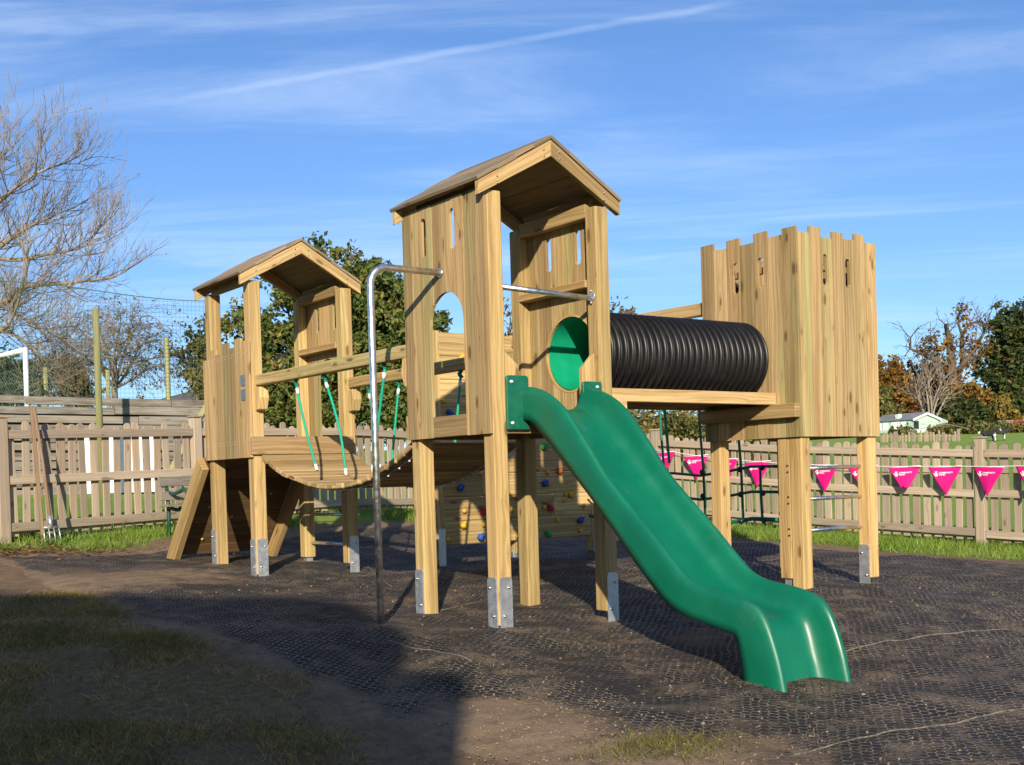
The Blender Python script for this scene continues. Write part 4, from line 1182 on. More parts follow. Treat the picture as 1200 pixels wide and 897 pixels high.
#PART3
# ================================================================== FENCES
rF = random.Random(77)
def picket_profile(w, h):
    P_ = [(-w / 2, 0), (w / 2, 0), (w / 2, h - w * .42)]
    for i in range(1, 6):
        a = math.pi * i / 6; P_.append((w / 2 * math.cos(a), h - w * .42 + w * .42 * math.sin(a)))
    P_.append((-w / 2, h - w * .42)); return P_
def fence_run(name, label, p0, d, L, toward, posts, rails=(.93, .52, .11), start=0, spacing=.123, h=1.06, seed=1):
    """Round-topped picket fence along d; toward = side the rails are on (+1 left of d)."""
    d = Vector(d).normalized(); n_ = Vector((-d.y, d.x, 0)) * toward
    root = thing(name, label, 'fence', (p0.x, p0.y, H(p0.x, p0.y)))
    ps = sorted(posts)
    for i, s in enumerate(ps):
        c = p0 + d * s; g = H(c.x, c.y)
        mb = MB(seed * 100 + i)
        M = Matrix((d, n_, Vector((0, 0, 1)))).transposed()
        mb.obox((c.x, c.y, g + h / 2 + .02), (.105, .105, h + .16), M, 2)
        mb.obox((c.x, c.y, g + h + .115), (.125, .125, .022), M, 0)
        po = mb.build('post', M_FENCE, root, bevel=.006)
    edges = [start] + [s for s in ps if start < s < L] + [L]
    bi = 0
    for a, b in zip(edges[:-1], edges[1:]):
        if b - a < .25: continue
        bi += 1
        A = p0 + d * (a + .055); B = p0 + d * (b - .055)
        ga, gb = H(A.x, A.y) + .05, H(B.x, B.y) + .05
        mb = MB(seed * 50 + bi)
        n = int((b - a - .1) / spacing); off = ((b - a) - (n - 1) * spacing) / 2
        for i in range(n):
            s = off + i * spacing; t = s / (b - a)
            c = p0 + d * (a + s); z = ga * (1 - t) + gb * t + rF.uniform(-.012, .012)
            w = .082 + rF.uniform(-.009, .009); tl = rF.uniform(-.022, .022)
            mb.prism(picket_profile(w, h + rF.uniform(-.03, .02)), lambda u, v, q: c + d * (u + tl * v) + n_ * (-.012 + q) + Vector((0, 0, z + v)), -.010, .010, grain=(0, 1))
        pk = mb.build('picket_panel', M_FENCE, root, bevel=.003)
        for q in rails:
            m2 = MB(seed * 70 + bi + int(q * 10))
            j = rF.uniform(-.01, .01)
            m2.bar(A + n_ * .020 + Vector((0, 0, ga + h * q - .03 + j)) - Vector((0, 0, A.z)), B + n_ * .020 + Vector((0, 0, gb + h * q - .03 + j)) - Vector((0, 0, B.z)), .04, .085).build('rail', M_FENCE, root, bevel=.005)
    return root
CORNER = None
# corner of the two runs
def isect(p, d, q, e):
    den = d.x * e.y - d.y * e.x; t = ((q.x - p.x) * e.y - (q.y - p.y) * e.x) / den; return p + d * t, t
CORNER, tL = isect(LF0, LFD, RF0, RFD)
tR = (CORNER - RF0).dot(RFD)
fl = fence_run('picket_fence', 'weathered round-topped picket fence along the back left with white board showing behind it', LF0 - LFD * 1.9, LFD, tL + 1.9, -1, [1.9 - .02, 1.9 + 2.18, 1.9 + 4.4, 1.9 + 6.55, 0], seed=3)
fr = fence_run('picket_fence', 'weathered round-topped picket fence on the right with grass field behind and pink bunting', RF0 - RFD * 3.2, RFD, tR + 3.2, 1, [3.2 + .17, 3.2 + 2.4, 3.2 + 4.6, 3.2 + tR - .06, 1.0], seed=4)

# ---------------------------------------------------------------- bunting
def fr_pt(px, py, off=.16):
    k_ = (px - 598) / 1367; Dd = 17.92 / (1 + 1.01 * k_) - off; return at(px, py, Dd)
sp = [fr_pt(*q) for q in ((735, 524), (785, 529.5), (815, 534), (850, 538.5), (887, 541), (925, 544), (965, 545), (1010, 546.5), (1060, 547), (1107, 546.5), (1158, 547), (1210, 546), (1270, 548))]
bs_ = MB(300).tube(sp, .0045, 6).build('bunting_string', M_TAPE)
tag(bs_, 'thin white cord of the bunting tied along the right fence', 'cord')
FW, FH = .36, .31
def make_flag(q):
    r = random.Random(q * 7 + 3); c1, c2, c3 = r.uniform(.006, .022), r.uniform(0, 3), r.uniform(-.03, .03)
    rt = bpy.data.objects.new('pennant_flag', None); COL.objects.link(rt)
    mb = MB(301 + q); nx_, nz_ = 14, 12
    def cloth_y(x, z):
        t = -z / FH; half = max(FW / 2 * (1 - t), .004)
        return -.010 * math.cos(max(-1, min(1, x / half)) * math.pi / 2) * (1 - t * .5) - .015 * t + c1 * math.sin(x * 16 + c2 + t * 2) * (.25 + t) + c3 * t * t
    def P_(i, j):
        t = j / nz_; half = FW / 2 * (1 - t) + .004
        x = -half + 2 * half * i / nx_; z = -FH * t
        y = cloth_y(x, z)
        if q == 6 and t > .8: z = -FH * (.8 - (t - .8) * .8); y -= .014
        return (x, y, z)
    V = [P_(i, j) for j in range(nz_ + 1) for i in range(nx_ + 1)]
    F_ = [(j * (nx_ + 1) + i, j * (nx_ + 1) + i + 1, (j + 1) * (nx_ + 1) + i + 1, (j + 1) * (nx_ + 1) + i) for j in range(nz_) for i in range(nx_)]
    mb.raw(V, F_); cl = mb.build('cloth', M_PINK, rt)
    so = cl.modifiers.new('thick', 'SOLIDIFY'); so.thickness = .0015; so.offset = 0
    mb = MB(302)
    mb.tube([(-FW / 2, -.002, .002), (0, -.008, .002), (FW / 2, -.002, .002)], .006, 6); mb.build('top_hem', M_TAPE, rt)
    # white crossed-fingers hand emblem and the words beside it
    yy = 0.
    mb = MB(303)
    def cyl(x, z, r, z2=None, x2=None): mb.tube([(x, yy, z), (x if x2 is None else x2, yy, z if z2 is None else z2)], r, 8)
    mb.blob((-.095, yy + .004, -.088), (.020, .005, .017), 10, 6)
    mb.bar((-.099, yy, -.085), (-.083, yy, -.045), .008, .003, up=(0, 1, 0)); mb.bar((-.089, yy - .002, -.085), (-.103, yy - .002, -.047), .008, .003, up=(0, 1, 0))
    mb.bar((-.108, yy, -.082), (-.122, yy, -.066), .008, .003, up=(0, 1, 0)); mb.bar((-.083, yy, -.086), (-.070, yy, -.072), .007, .003, up=(0, 1, 0))
    for q_ in mb.v: q_.y = cloth_y(q_.x, q_.z) - .003 + q_.y
    mb.build('emblem', M_WHITE, cl)
    for txt, x, z, sz in (('COMMUNITY', -.062, -.072, .024), ('FUND', -.062, -.093, .024)):
        cu = bpy.data.curves.new('lettering', 'FONT'); cu.body = txt; cu.size = sz; cu.extrude = .0008; cu.offset = .0006; cu.materials.append(M_WHITE)
        tmp_ = bpy.data.objects.new('lettering', cu); COL.objects.link(tmp_); bpy.context.view_layer.update(); lm = bpy.data.meshes.new_from_object(tmp_.evaluated_get(bpy.context.evaluated_depsgraph_get())); bpy.data.objects.remove(tmp_)
        o = bpy.data.objects.new('lettering', lm); COL.objects.link(o); o.parent = cl
        for v_ in lm.vertices: X_, Z_ = v_.co.x + x, v_.co.y + z; v_.co = Vector((X_, cloth_y(X_, Z_) - .003 - v_.co.z, Z_))
    return rt
def kids(o): return [c for c in bpy.data.objects if c.parent == o]
def copy_tree(o, parent=None):
    c = o.copy(); COL.objects.link(c)
    if parent is not None: c.parent = parent
    for ch in kids(o): copy_tree(ch, c)
    return c
fls = [(779, 530.5, 'pink pennant flag half hidden behind the edge of the green slide'), (815.5, 534.5, 'pink pennant flag seen between the slide and the nearest castle tower post'), (851, 538.5, 'pink pennant flag mostly hidden behind a castle tower post'),
       (888, 541.5, 'pink pennant flag seen through the green rope net under the castle tower'), (966, 546, 'pink pennant flag between the steel rungs under the castle tower'), (1011, 547, 'pink pennant flag behind the rightmost castle tower post'),
       (1060, 547.5, 'pink pennant flag just right of the castle tower with its tip folded up'), (1107.5, 547.5, 'pink pennant flag hanging left of the thick fence post'), (1158.5, 547.5, 'pink pennant flag hanging over the thick fence post on the right'), (1210, 547, 'pink pennant flag cut off by the right edge of the photo'), (1264, 549, 'pink pennant flag beyond the right edge')]
for i, (x, y, lb) in enumerate(fls[:10]):
    f = make_flag(i)
    p = fr_pt(x, y); f.location = p; f.rotation_euler = (R(rF.uniform(-5, 4)), R(rF.uniform(-3, 3)), math.atan2(-RFD.y, -RFD.x) + R(rF.uniform(-7, 12)))
    tag(f, lb, 'bunting flag', 'pink pennant flags on the bunting')

# ---------------------------------------------------------------- things by the left fence
def lf_pt(px, py, off=0.):
    k_ = (px - 598) / 1367; Dd = 16.96 / (1 - 1.25 * k_) - off; return at(px, py, Dd)
# garden fork
a, b = lf_pt(40, 478, .12), lf_pt(59, 612, .42)
FK = thing('garden_fork', 'wooden handled garden fork leaning on the left picket fence with tines down', 'garden fork', (b.x, b.y, H(b.x, b.y)))
MB(310).tube([a, a.lerp(b, .5) + Vector((.01, 0, 0)), b], [.015, .015, .018], 8).build('handle', M_HANDLE, FK)
mb = MB(311); rt_ = Vector((LFD.x, LFD.y, 0)); dn = (b - a).normalized()
mb.tube([b - dn * .06, b + dn * .05], .019, 8); mb.tube([b + dn * .05 - rt_ * .075, b + dn * .05 + rt_ * .075], .009, 6)
for q in (-.075, -.025, .025, .075): mb.tube([b + dn * .05 + rt_ * q, b + dn * .2 + rt_ * q * 1.1], [.007, .004], 6)
mb.build('tines', M_GALV, FK)
a2, b2 = lf_pt(36.5, 476, .10), lf_pt(50, 628, .3)
ST = MB(312); ST.bar(a2, b2, .028, .035); o = ST.build('wooden_stake', M_HANDLE, None, bevel=.004); tag(o, 'long square wooden stake leaning on the left fence beside the garden fork', 'stake')
# brown post behind the fence, green post, strut
for nm, px, y0, y1, Dd, w, mat, lb, x2 in (('wooden_post', 21.5, 458, 600, 12.6, .07, M_HANDLE, 'short orange-brown square post standing behind the left fence', 21.5), ('wooden_post', 205, 468, 590, 15.6, .075, M_GPOST, 'short yellow-green post in front of the grey plank wall', 205),):
    t_, b_ = at(px, y0, Dd), at(x2, y1, Dd)
    b_ = Vector((t_.x, t_.y, H(t_.x, t_.y) - .2))
    o = MB(315 + int(px)).bar(b_, t_, w, w).build(nm, mat, None, bevel=.005); tag(o, lb, 'post')
t_, b_ = at(243, 474, 15.6), at(222, 512, 15.6); o = MB(318).bar(b_ - (t_ - b_) * 1.3, t_, .07, .07).build('diagonal_strut', M_GPOST, None, bevel=.005); tag(o, 'yellow-green diagonal timber strut beside the far tower', 'strut')
# bench
bc = lf_pt(192, 610, .55); bg_ = H(bc.x, bc.y)
BN = thing('garden_bench', 'garden bench with dark green metal arms and grey plank seat by the left fence', 'bench', (bc.x, bc.y, bg_))
dB, nB = LFD, Vector((LFD.y, -LFD.x, 0))     # along, towards the viewer
def bp(s, n, z): return Vector((bc.x, bc.y, bg_)) + dB * s + nB * (n * .72) + Vector((0, 0, z * .82))
for s in (.06, 1.12):
    mb = MB(320 + int(s * 10))
    mb.tube([bp(s, -.02, 0), bp(s, .0, .22), bp(s, .0, .42), bp(s, -.05, .72)], [.022] * 4, 8)
    mb.tube([bp(s, .42, 0), bp(s, .43, .22), bp(s, .45, .42), bp(s, .46, .52), bp(s, .43, .575), bp(s, .37, .59), bp(s, .25, .555), bp(s, .12, .53), bp(s, -.01, .56)], [.021, .021, .022, .023, .023, .022, .02, .019, .018], 8)
    mb.tube([bp(s, .0, .36), bp(s, .2, .335), bp(s, .43, .36)], .02, 8)
    mb.build('arm_frame', M_GMETAL, BN)
for z, n_, hh in ((.69, -.035, .10), (.51, .0, .09)):
    mb = MB(325 + int(z * 10)); mb.bar(bp(-.05, n_ + .03, z), bp(1.25, n_ + .03, z), .028, hh); mb.build('back_slat', M_OLD, BN, bevel=.005)
for q in range(4):
    mb = MB(330 + q); mb.bar(bp(-.05, .06 + q * .105, .39), bp(1.25, .06 + q * .105, .39), .09, .026); mb.build('seat_slat', M_OLD, BN, bevel=.005)

# ---------------------------------------------------------------- plank wall, netting, goal, white board behind on the left
wz = Vector((0, 0, 1))
wa = WALL_A - _wd * 2.5; wl = _wl + 2.3
PW = thing('plank_wall', 'old grey horizontal plank wall holding back the raised pitch behind the left fence', 'plank wall', (wa.x, wa.y, 0))
topz = lambda s: (2.31 - .012 * s)
rw = random.Random(5)
nseg = int(wl / 2.4) + 1
mb = MB(340); rows = 12
for r_i in range(rows):
    s = -rw.uniform(0, 1.5)
    while s < wl:
        e = min(s + rw.uniform(2.0, 2.6), wl); s0 = max(s, 0)
        if e - s0 > .1:
            a = wa + _wd * (s0 + .003); b = wa + _wd * (e - .003); hgt = .132
            za = topz(s0) - r_i * .134 - hgt / 2 + rw.uniform(-.014, .010); zb3 = topz(e) - r_i * .134 - hgt / 2 + rw.uniform(-.014, .010)
            mb.bar((a.x, a.y, za), (b.x, b.y, zb3), .035 + rw.uniform(-.004, .004), hgt - rw.uniform(.004, .030))
        s = e
mb.build('planks', M_OLD, PW, bevel=.004)
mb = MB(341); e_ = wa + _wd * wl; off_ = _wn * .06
mb.bar((wa.x + off_.x, wa.y + off_.y, 1.40), (e_.x + off_.x, e_.y + off_.y, 1.34), .03, 1.42); mb.build('backing_board', simple('dark_gap_backing', (.045, .038, .030), .9, 0, .3, 3), PW)  # dark sheet added behind the planks to make their gaps dark
for i in range(nseg + 1):
    s = i * 2.4 + .5
    if s > wl: break
    a = wa + _wd * s - _wn * .075; mb = MB(345 + i); mb.bar((a.x, a.y, H(a.x, a.y) - .2), (a.x, a.y, topz(s) + .02), .10, .10); mb.build('post', M_OLD, PW, bevel=.006)
# white board on the wall
def wall_at(px, py, off=0.):
    d = at(px, py, 1.) - CAM; p0 = WALL_A - _wn * off; t = (p0 - CAM).dot(_wn) / d.dot(_wn); return CAM + d * t
q0, q1 = wall_at(93, 500, .16), wall_at(182, 500, .16); zt3, zb4 = wall_at(140, 512, .16).z, wall_at(140, 578, .16).z
mb = MB(350); mb.bar((q0.x, q0.y, (zt3 + zb4) / 2), (q1.x, q1.y, (zt3 + zb4) / 2), .03, zt3 - zb4); o = mb.build('white_board', simple('white_board', (.80, .80, .79), .5, 0, .03, 5), None, bevel=.004)
tag(o, 'plain white board fixed to the plank wall behind the left fence pickets', 'board')
# tall posts
for px, y0, Dd, lb in ((112, 362, 16.2, 'tallest green netting post just left of the old tree crown'), (195, 396, 18.6, 'green netting post in front of the dark roof'), (126, 434, 21.5, 'thin green netting post close behind the tallest one'), (53, 431, 21.5, 'green netting post standing right of the white goal frame')):
    t_ = at(px, y0, Dd); z0 = H(t_.x, t_.y) - .3
    o = MB(355 + px).tube([(t_.x, t_.y, z0), (t_.x, t_.y, t_.z)], 0.047 if px == 112 else .040, 10).build('netting_post', M_GPOST); tag(o, lb, 'post', 'posts of the ball netting')
# netting: thin square mesh on the line just behind the wall
M_NET = simple('green_net_cord', (.05, .11, .07), .7)
na, nb_ = wall_at(-70, 500, -.35), wall_at(262, 500, -.35); nd = (nb_ - na); nd.z = 0; NL = nd.length; nd.normalize()
mb = MB(360); zlo = 2.1
def ntop(s): return 3.9 + .06 * math.sin(s * 1.4) - .05 * s / NL
ns = int(NL / .062)
for i in range(ns + 1):
    s = i * .062; p = na + nd * s
    mb.tube([(p.x, p.y, zlo), (p.x, p.y, ntop(s))], .0020, 3, cap=False)
for j in range(30):
    z = zlo + j * .062
    mb.tube([((na + nd * s).x, (na + nd * s).y, min(z + .004 * math.sin(s * 3 + j), ntop(s))) for s in np.linspace(0, NL, 16)], .0020, 3, cap=False)
mb.tube([((na + nd * s).x, (na + nd * s).y, ntop(s)) for s in np.linspace(0, NL, 24)], .008, 4)
o = mb.build('ball_netting', M_NET); tag(o, 'tall green square-mesh ball netting above the grey plank wall', 'netting')
for zz in (382, 388):
    p, q = at(120, zz - 22, 18.5), at(250, zz, 19.2)
# goal
gp = at(28, 408, 19.6); gl_ = at(-40, 428, 22.5)
GO = thing('football_goal', 'white football goal frame with dark netting at the far left', 'goal', (gp.x, gp.y, H(gp.x, gp.y)))
gz0 = H(gp.x, gp.y) - .1
q1 = at(29.5, 408, 19.6); q2 = at(-30, 424, 21.2); q2.z = q1.z
MB(370).tube([(q1.x, q1.y, gz0), q1], .042, 12).build('goal_post', M_WHITE, GO); MB(371).tube([q1 + Vector((0, 0, -.03)), q2 + Vector((0, 0, -.03))], .042, 12).build('crossbar', M_WHITE, GO)
MB(372).tube([(q2.x, q2.y, gz0), q2], .042, 12).build('goal_post', M_WHITE, GO)
mb = MB(373); e = (q2 - q1); Lg = e.length; e.normalize(); bk = Vector((-e.y, e.x, 0)); bk = bk if bk.dot(c_f) > 0 else -bk
for i in range(int(Lg / .10) + 1):
    p = q1 + e * i * .10; mb.tube([p + bk * .2 - wz * .05, p + bk * .8 - wz * (q1.z - gz0 - .1)], .004, 3, cap=False)
for j in range(12):
    t = j / 11; o_ = bk * (.2 + .6 * t) - wz * (.05 + t * (q1.z - gz0 - .15)); mb.tube([q1 + o_, q2 + o_], .004, 3, cap=False)
mb.build('goal_net', simple('pale_green_net', (.16, .22, .18), .7), GO)
# distant house roof
hp = at(215, 470, 62); hz = H(hp.x, hp.y)
HS = thing('house', 'distant house showing only its low dark hipped roof above the plank wall', 'house', (hp.x, hp.y, hz))
M_TILE = simple('dark_roof_tiles', (.11, .095, .09), .8, 0, .25, 3)
M_BRICKF = simple('brown_brick', (.28, .18, .12), .9, 0, .2, 4)
e1 = at(158, 474, 62); e2 = at(300, 474, 62); r1 = at(188, 458, 66); r2 = at(285, 458, 66); ex = (e2 - e1); ex.z = 0; ex.normalize(); bk = Vector((-ex.y, ex.x, 0))
e1.z = e2.z = at(215, 474, 62).z; r1.z = r2.z = at(215, 457.5, 66).z
e3, e4 = e2 + bk * 8, e1 + bk * 8; r1 = e1 + ex * 2.2 + bk * 4 + wz * (r1.z - e1.z); r2 = e2 - ex * 2.2 + bk * 4 + wz * (r2.z - e2.z)
mb = MB(375); mb.raw([e1, e2, e3, e4, r1, r2], [(0, 1, 5, 4), (1, 2, 5), (2, 3, 4, 5), (3, 0, 4), (0, 3, 2, 1)], smooth=False); mb.build('roof', M_TILE, HS)
mb = MB(376); m_ = Matrix((ex, bk, wz)).transposed(); hh = e1.z - hz; mb.obox((e1 + e3) / 2 - wz * (hh / 2 + .15 + .01), ((e2 - e1).length - .8, 7.2, hh + .3), m_, 0); mb.build('wall', M_BRICKF, HS)

# ---------------------------------------------------------------- right far field: cabin, rustic fence, cows
CBD = 112
cp_ = at(1080, 507, CBD); cz = H(cp_.x, cp_.y)
CB = thing('cabin', 'mint green timber cabin with grey roof at the far edge of the field', 'cabin', (cp_.x, cp_.y, cz))
M_MINT = simple('mint_paint', (.42, .56, .46), .7, 0, .08, 2); M_GREYROOF = simple('grey_felt_roof', (.19, .20, .21), .8, 0, .15, 1)
hx = Vector((c_r.x, c_r.y, 0)).normalized(); hy = Vector((c_f.x, c_f.y, 0)).normalized()
th = R(28); ux = hx * math.cos(th) - hy * math.sin(th); uy = hx * math.sin(th) + hy * math.cos(th)   # gable wall along ux... faces the viewer
# gable front from px 1070 to 1100, long side running back-left to px 1046
g0 = at(1070.5, 507, CBD); g1 = at(1099.5, 507, CBD + 1.2)
ux = (g1 - g0); ux.z = 0; Wg = ux.length; ux.normalize(); uy = Vector((-ux.y, ux.x, 0)); uy = uy if uy.dot(hy) > 0 else -uy
dside = (hy * .80 - hx * .60).normalized(); 
l0 = g0 + dside * 4.3
zb5 = min(cz, H(g0.x, g0.y)) - .3
ez = at(1085, 491, CBD).z; rz = at(1085, 484.5, CBD).z
mb = MB(380)
G = [g0, g1, g1 + dside * 4.3, g0 + dside * 4.3]
V = [Vector((p.x, p.y, zb5)) for p in G] + [Vector((p.x, p.y, ez)) for p in G] + [Vector((((G[0] + G[1]) / 2).x, ((G[0] + G[1]) / 2).y, rz)), Vector((((G[2] + G[3]) / 2).x, ((G[2] + G[3]) / 2).y, rz))]
mb.raw(V, [(0, 1, 5, 8, 4), (1, 2, 6, 5), (2, 3, 7, 9, 6), (3, 0, 4, 7)], smooth=False); wl_ = mb.build('wall', M_MINT, CB)
ov_ = .18; mb = MB(381)
for s_, (ea, eb) in ((1, (4, 7)), (-1, (5, 6))):
    A_1, B_1 = V[ea].copy(), V[eb].copy(); dn2 = (V[ea] - V[8]).normalized() * .25
    a1, b1, c1, d1_ = V[8] - dside * ov_ + wz * .05, V[9] + dside * ov_ + wz * .05, B_1 + dside * ov_ + dn2 + wz * .05, A_1 - dside * ov_ + dn2 + wz * .05
    mb.raw([a1, b1, c1, d1_, a1 + wz * .1, b1 + wz * .1, c1 + wz * .1, d1_ + wz * .1], [(0, 1, 2, 3), (4, 5, 6, 7), (0, 1, 5, 4), (1, 2, 6, 5), (2, 3, 7, 6), (3, 0, 4, 7)], smooth=False)
mb.build('roof', M_GREYROOF, CB)
mb = MB(382); 
for ea in (4, 5):
    mb.bar(V[8] - dside * .2 + wz * .0, V[ea] + (V[ea] - V[8]).normalized() * .25 - dside * .2, .06, .2)
mb.build('verge_board', simple('pale_mint_trim', (.62, .70, .63), .6), CB)
mb = MB(383); c = g0 + ux * .33 - dside * .02; mb.obox((c.x, c.y, at(1072, 498, CBD).z), (.62, .06, .75), Matrix((ux, uy, wz)).transposed(), 0); mb.build('window', simple('dark_window_glass', (.012, .014, .016), .15), CB)
for i, t in enumerate((.25, .5, .72, .9)):
    c = g0.lerp(l0, t) - uy * .0 - hx * .03; mb = MB(384 + i); mb.obox((c.x, c.y, ez - .55), (.04, .55, .75), Matrix((Vector((-dside.y, dside.x, 0)), dside, wz)).transposed(), 1); mb.build('window', M_WHITE, CB)
c = at(1053, 497, CBD + 1.5); mb = MB(389); mb.obox((c.x, c.y, (zb5 + at(1053, 485, CBD).z) / 2), (.42, .42, at(1053, 485, CBD).z - zb5), Matrix((ux, uy, wz)).transposed(), 2); mb.build('chimney', M_WHITE, CB)
# lean-to
g2 = at(1111, 507, CBD + 3); mb = MB(390); e2_ = at(1100, 489, CBD + 1).z; e3_ = at(1110, 493, CBD + 3).z
V2 = [g1, g2, g2 + dside * 3, g1 + dside * 3]
V2 = [Vector((p.x, p.y, zb5)) for p in V2] + [Vector((V2[0].x, V2[0].y, e2_)), Vector((V2[1].x, V2[1].y, e3_)), Vector((V2[2].x, V2[2].y, e3_)), Vector((V2[3].x, V2[3].y, e2_))]
mb.raw(V2, [(0, 1, 5, 4), (1, 2, 6, 5), (2, 3, 7, 6), (4, 5, 6, 7)], smooth=False); mb.build('lean_to', M_MINT, CB)
# rustic field fence
RUF = thing('rustic_fence', 'low rustic stake fence in the far field in front of the mint cabin', 'fence', tuple(at(1060, 516, 84)))
for i in range(26):
    px = 1033 + i * 3.6 + rF.uniform(-.8, .8); Dd = 88; p = at(px, 512, Dd); g = H(p.x, p.y)
    hgt = rF.uniform(.5, .95); mb = MB(400 + i); mb.bar((p.x, p.y, g - .1), (p.x + rF.uniform(-.05, .05), p.y, g + hgt), .11 if i % 5 else .2, .09); mb.build('stake', M_FENCE, RUF)
pa_, pb_ = at(1033, 512, 88.1), at(1124, 512, 88.1)
mb = MB(430); mb.bar((pa_.x, pa_.y, H(pa_.x, pa_.y) + .45), (pb_.x, pb_.y, H(pb_.x, pb_.y) + .45), .05, .07); mb.build('rail', M_FENCE, RUF)
# two black and white cows standing in the far field
M_COWB = simple('black_hide', (.012, .012, .014), .7); M_COWW = simple('white_hide', (.65, .63, .58), .8)
def cow(px, py, Dd, yaw, lb, sc, seed):
    p = at(px, py, Dd); g = H(p.x, p.y)
    rt = thing('cow', lb, 'cow', (p.x, p.y, g), 'cows in the far field')
    X = (hx * math.cos(yaw) + hy * math.sin(yaw)); Y = Vector((-X.y, X.x, 0)); M = Matrix((X, Y, wz)).transposed(); O = Vector((p.x, p.y, g))
    T_ = lambda a, b, c: O + (X * a + Y * b + wz * c) * sc
    # one continuous body grown from a skeleton
    me = bpy.data.meshes.new('body'); sk = [(-.62, 0, 1.05, .24), (0, 0, 1.0, .30), (.5, 0, 1.02, .25), (.82, 0, 1.12, .15), (1.08, 0, 1.16, .12), (1.32, 0, .98, .075)]
    vs = [T_(*q[:3]) for q in sk]; es = [(i, i + 1) for i in range(5)]; rad = [q[3] * sc for q in sk]
    for x, b, base in ((-.6, .14, 0), (-.6, -.14, 0), (.46, .14, 2), (.46, -.14, 2)):
        n0 = len(vs); back = x < 0
        for q in ((x, b, .72, .12), (x + (-.06 if back else .03), b, .42, .065), (x + (.0 if back else .0), b, .05, .05)): vs.append(T_(*q[:3])); rad.append(q[3] * sc)
        es += [(base, n0), (n0, n0 + 1), (n0 + 1, n0 + 2)]
    n0 = len(vs); vs += [T_(-.84, 0, 1.0), T_(-.88, 0, .55)]; rad += [.04 * sc, .025 * sc]; es += [(0, n0), (n0, n0 + 1)]
    me.from_pydata([tuple(v) for v in vs], es, []); o = bpy.data.objects.new('body', me); COL.objects.link(o); o.parent = rt; o.matrix_parent_inverse = Matrix.Translation(-rt.location)
    sm_ = o.modifiers.new('skin', 'SKIN'); sl2 = me.skin_vertices[0].data
    for i, r in enumerate(rad): sl2[i].radius = (r, r)
    sl2[1].use_root = True
    o.modifiers.new('sub', 'SUBSURF').levels = 1; o.modifiers['sub'].render_levels = 2
    m, k = newmat('cow_hide'); tcx = k.new('ShaderNodeTexCoord').outputs['Object']
    k.set(k.b.inputs['Base Color'], k.mix(k.rng(k.noise(k.vec('ADD', tcx, (seed, 0, 0)).outputs[0], 1.6, 2), .58, .62), (.012, .012, .014), (.62, .60, .55))); k.b.inputs['Roughness'].default_value = .8
    me.materials.append(m)
    mb = MB(seed)
    for s_ in (-1, 1): mb.blob(T_(1.08, .14 * s_, 1.22), (.05 * sc, .09 * sc, .03 * sc), 6, 4, M=M)
    mb.build('ear', M_COWB, o)
cow(1159, 518, 82, R(200), 'black and white cow standing in the far field, lower left of two', .72, 3)
cow(1171, 513, 86, R(-15), 'black and white cow standing in the far field, right of the other', .72, 8)
# far pink building edge
pbp = at(1192, 502, 118); PB = thing('outbuilding', 'pale pink outbuilding wall showing at the right edge behind an orange bush', 'outbuilding', (pbp.x, pbp.y, H(pbp.x, pbp.y)))
mb = MB(440); mb.obox((pbp.x, pbp.y, at(1192, 498, 118).z - 1.), (5.0, 3, 2.6), Matrix((hx, hy, wz)).transposed(), 0); mb.build('wall', simple('pink_render', (.62, .47, .40), .8, 0, .08, 1), PB)
mb = MB(441); mb.obox((pbp.x, pbp.y, at(1192, 498, 118).z + .36), (5.3, 3.4, .12), Matrix((hx, hy, wz)).transposed(), 0); mb.build('roof', M_GREYROOF, PB)

# ================================================================== TREES
def leaf_cloud(mb, centers, radii, n, size, rng, tint_fn=None, flat=1.0):
    """n leaf quads shared over clusters; tint r = colour position, g = brightness."""
    C_ = np.array(centers, float); m = len(C_); Rr = np.array(radii, float)
    k_ = rng.integers(0, m, n)
    d = rng.normal(size=(n, 3)); d /= np.linalg.norm(d, axis=1, keepdims=True)
    rad = rng.random(n) ** .5
    pos = C_[k_] + d * (rad * Rr[k_])[:, None] * np.array([1, 1, flat])
    nr = rng.normal(size=(n, 3)) + d * .8 + np.array([0, 0, .5]); nr /= np.linalg.norm(nr, axis=1, keepdims=True)
    a = np.cross(nr, rng.normal(size=(n, 3))); a /= np.linalg.norm(a, axis=1, keepdims=True); b = np.cross(nr, a)
    s = size * rng.uniform(.45, 1.5, n)[:, None]; a *= s; b *= s * .62
    bend = nr * s * .22
    V = np.stack([pos - a - bend, pos - b, pos + a - bend, pos + b], 1)
    base = rng.random(m)
    t = np.zeros((n, 4)); t[:, 0] = np.clip(base[k_] * .65 + rng.random(n) * .45 - .05, 0, 1); t[:, 1] = rng.random(n); t[:, 2] = rng.random(n); t[:, 3] = 1
    mb.quads(V, t)
def grow(mb, p0, p1, r0, r1, rng, wig=.08, n=6, sides=6):
    p0, p1 = Vector(p0), Vector(p1); L = (p1 - p0).length; P_ = []
    o1 = Vector(rng.normal(size=3)) * wig * L; o2 = Vector(rng.normal(size=3)) * wig * L
    for i in range(n + 1):
        t = i / n; P_.append(p0.lerp(p1, t) + o1 * math.sin(t * math.pi) + o2 * math.sin(t * 2 * math.pi) * .5 + Vector((0, 0, .12 * L * math.sin(t * math.pi))))
    mb.tube(P_, [r0 + (r1 - r0) * i / n for i in range(n + 1)], sides, cap=False)
    return P_
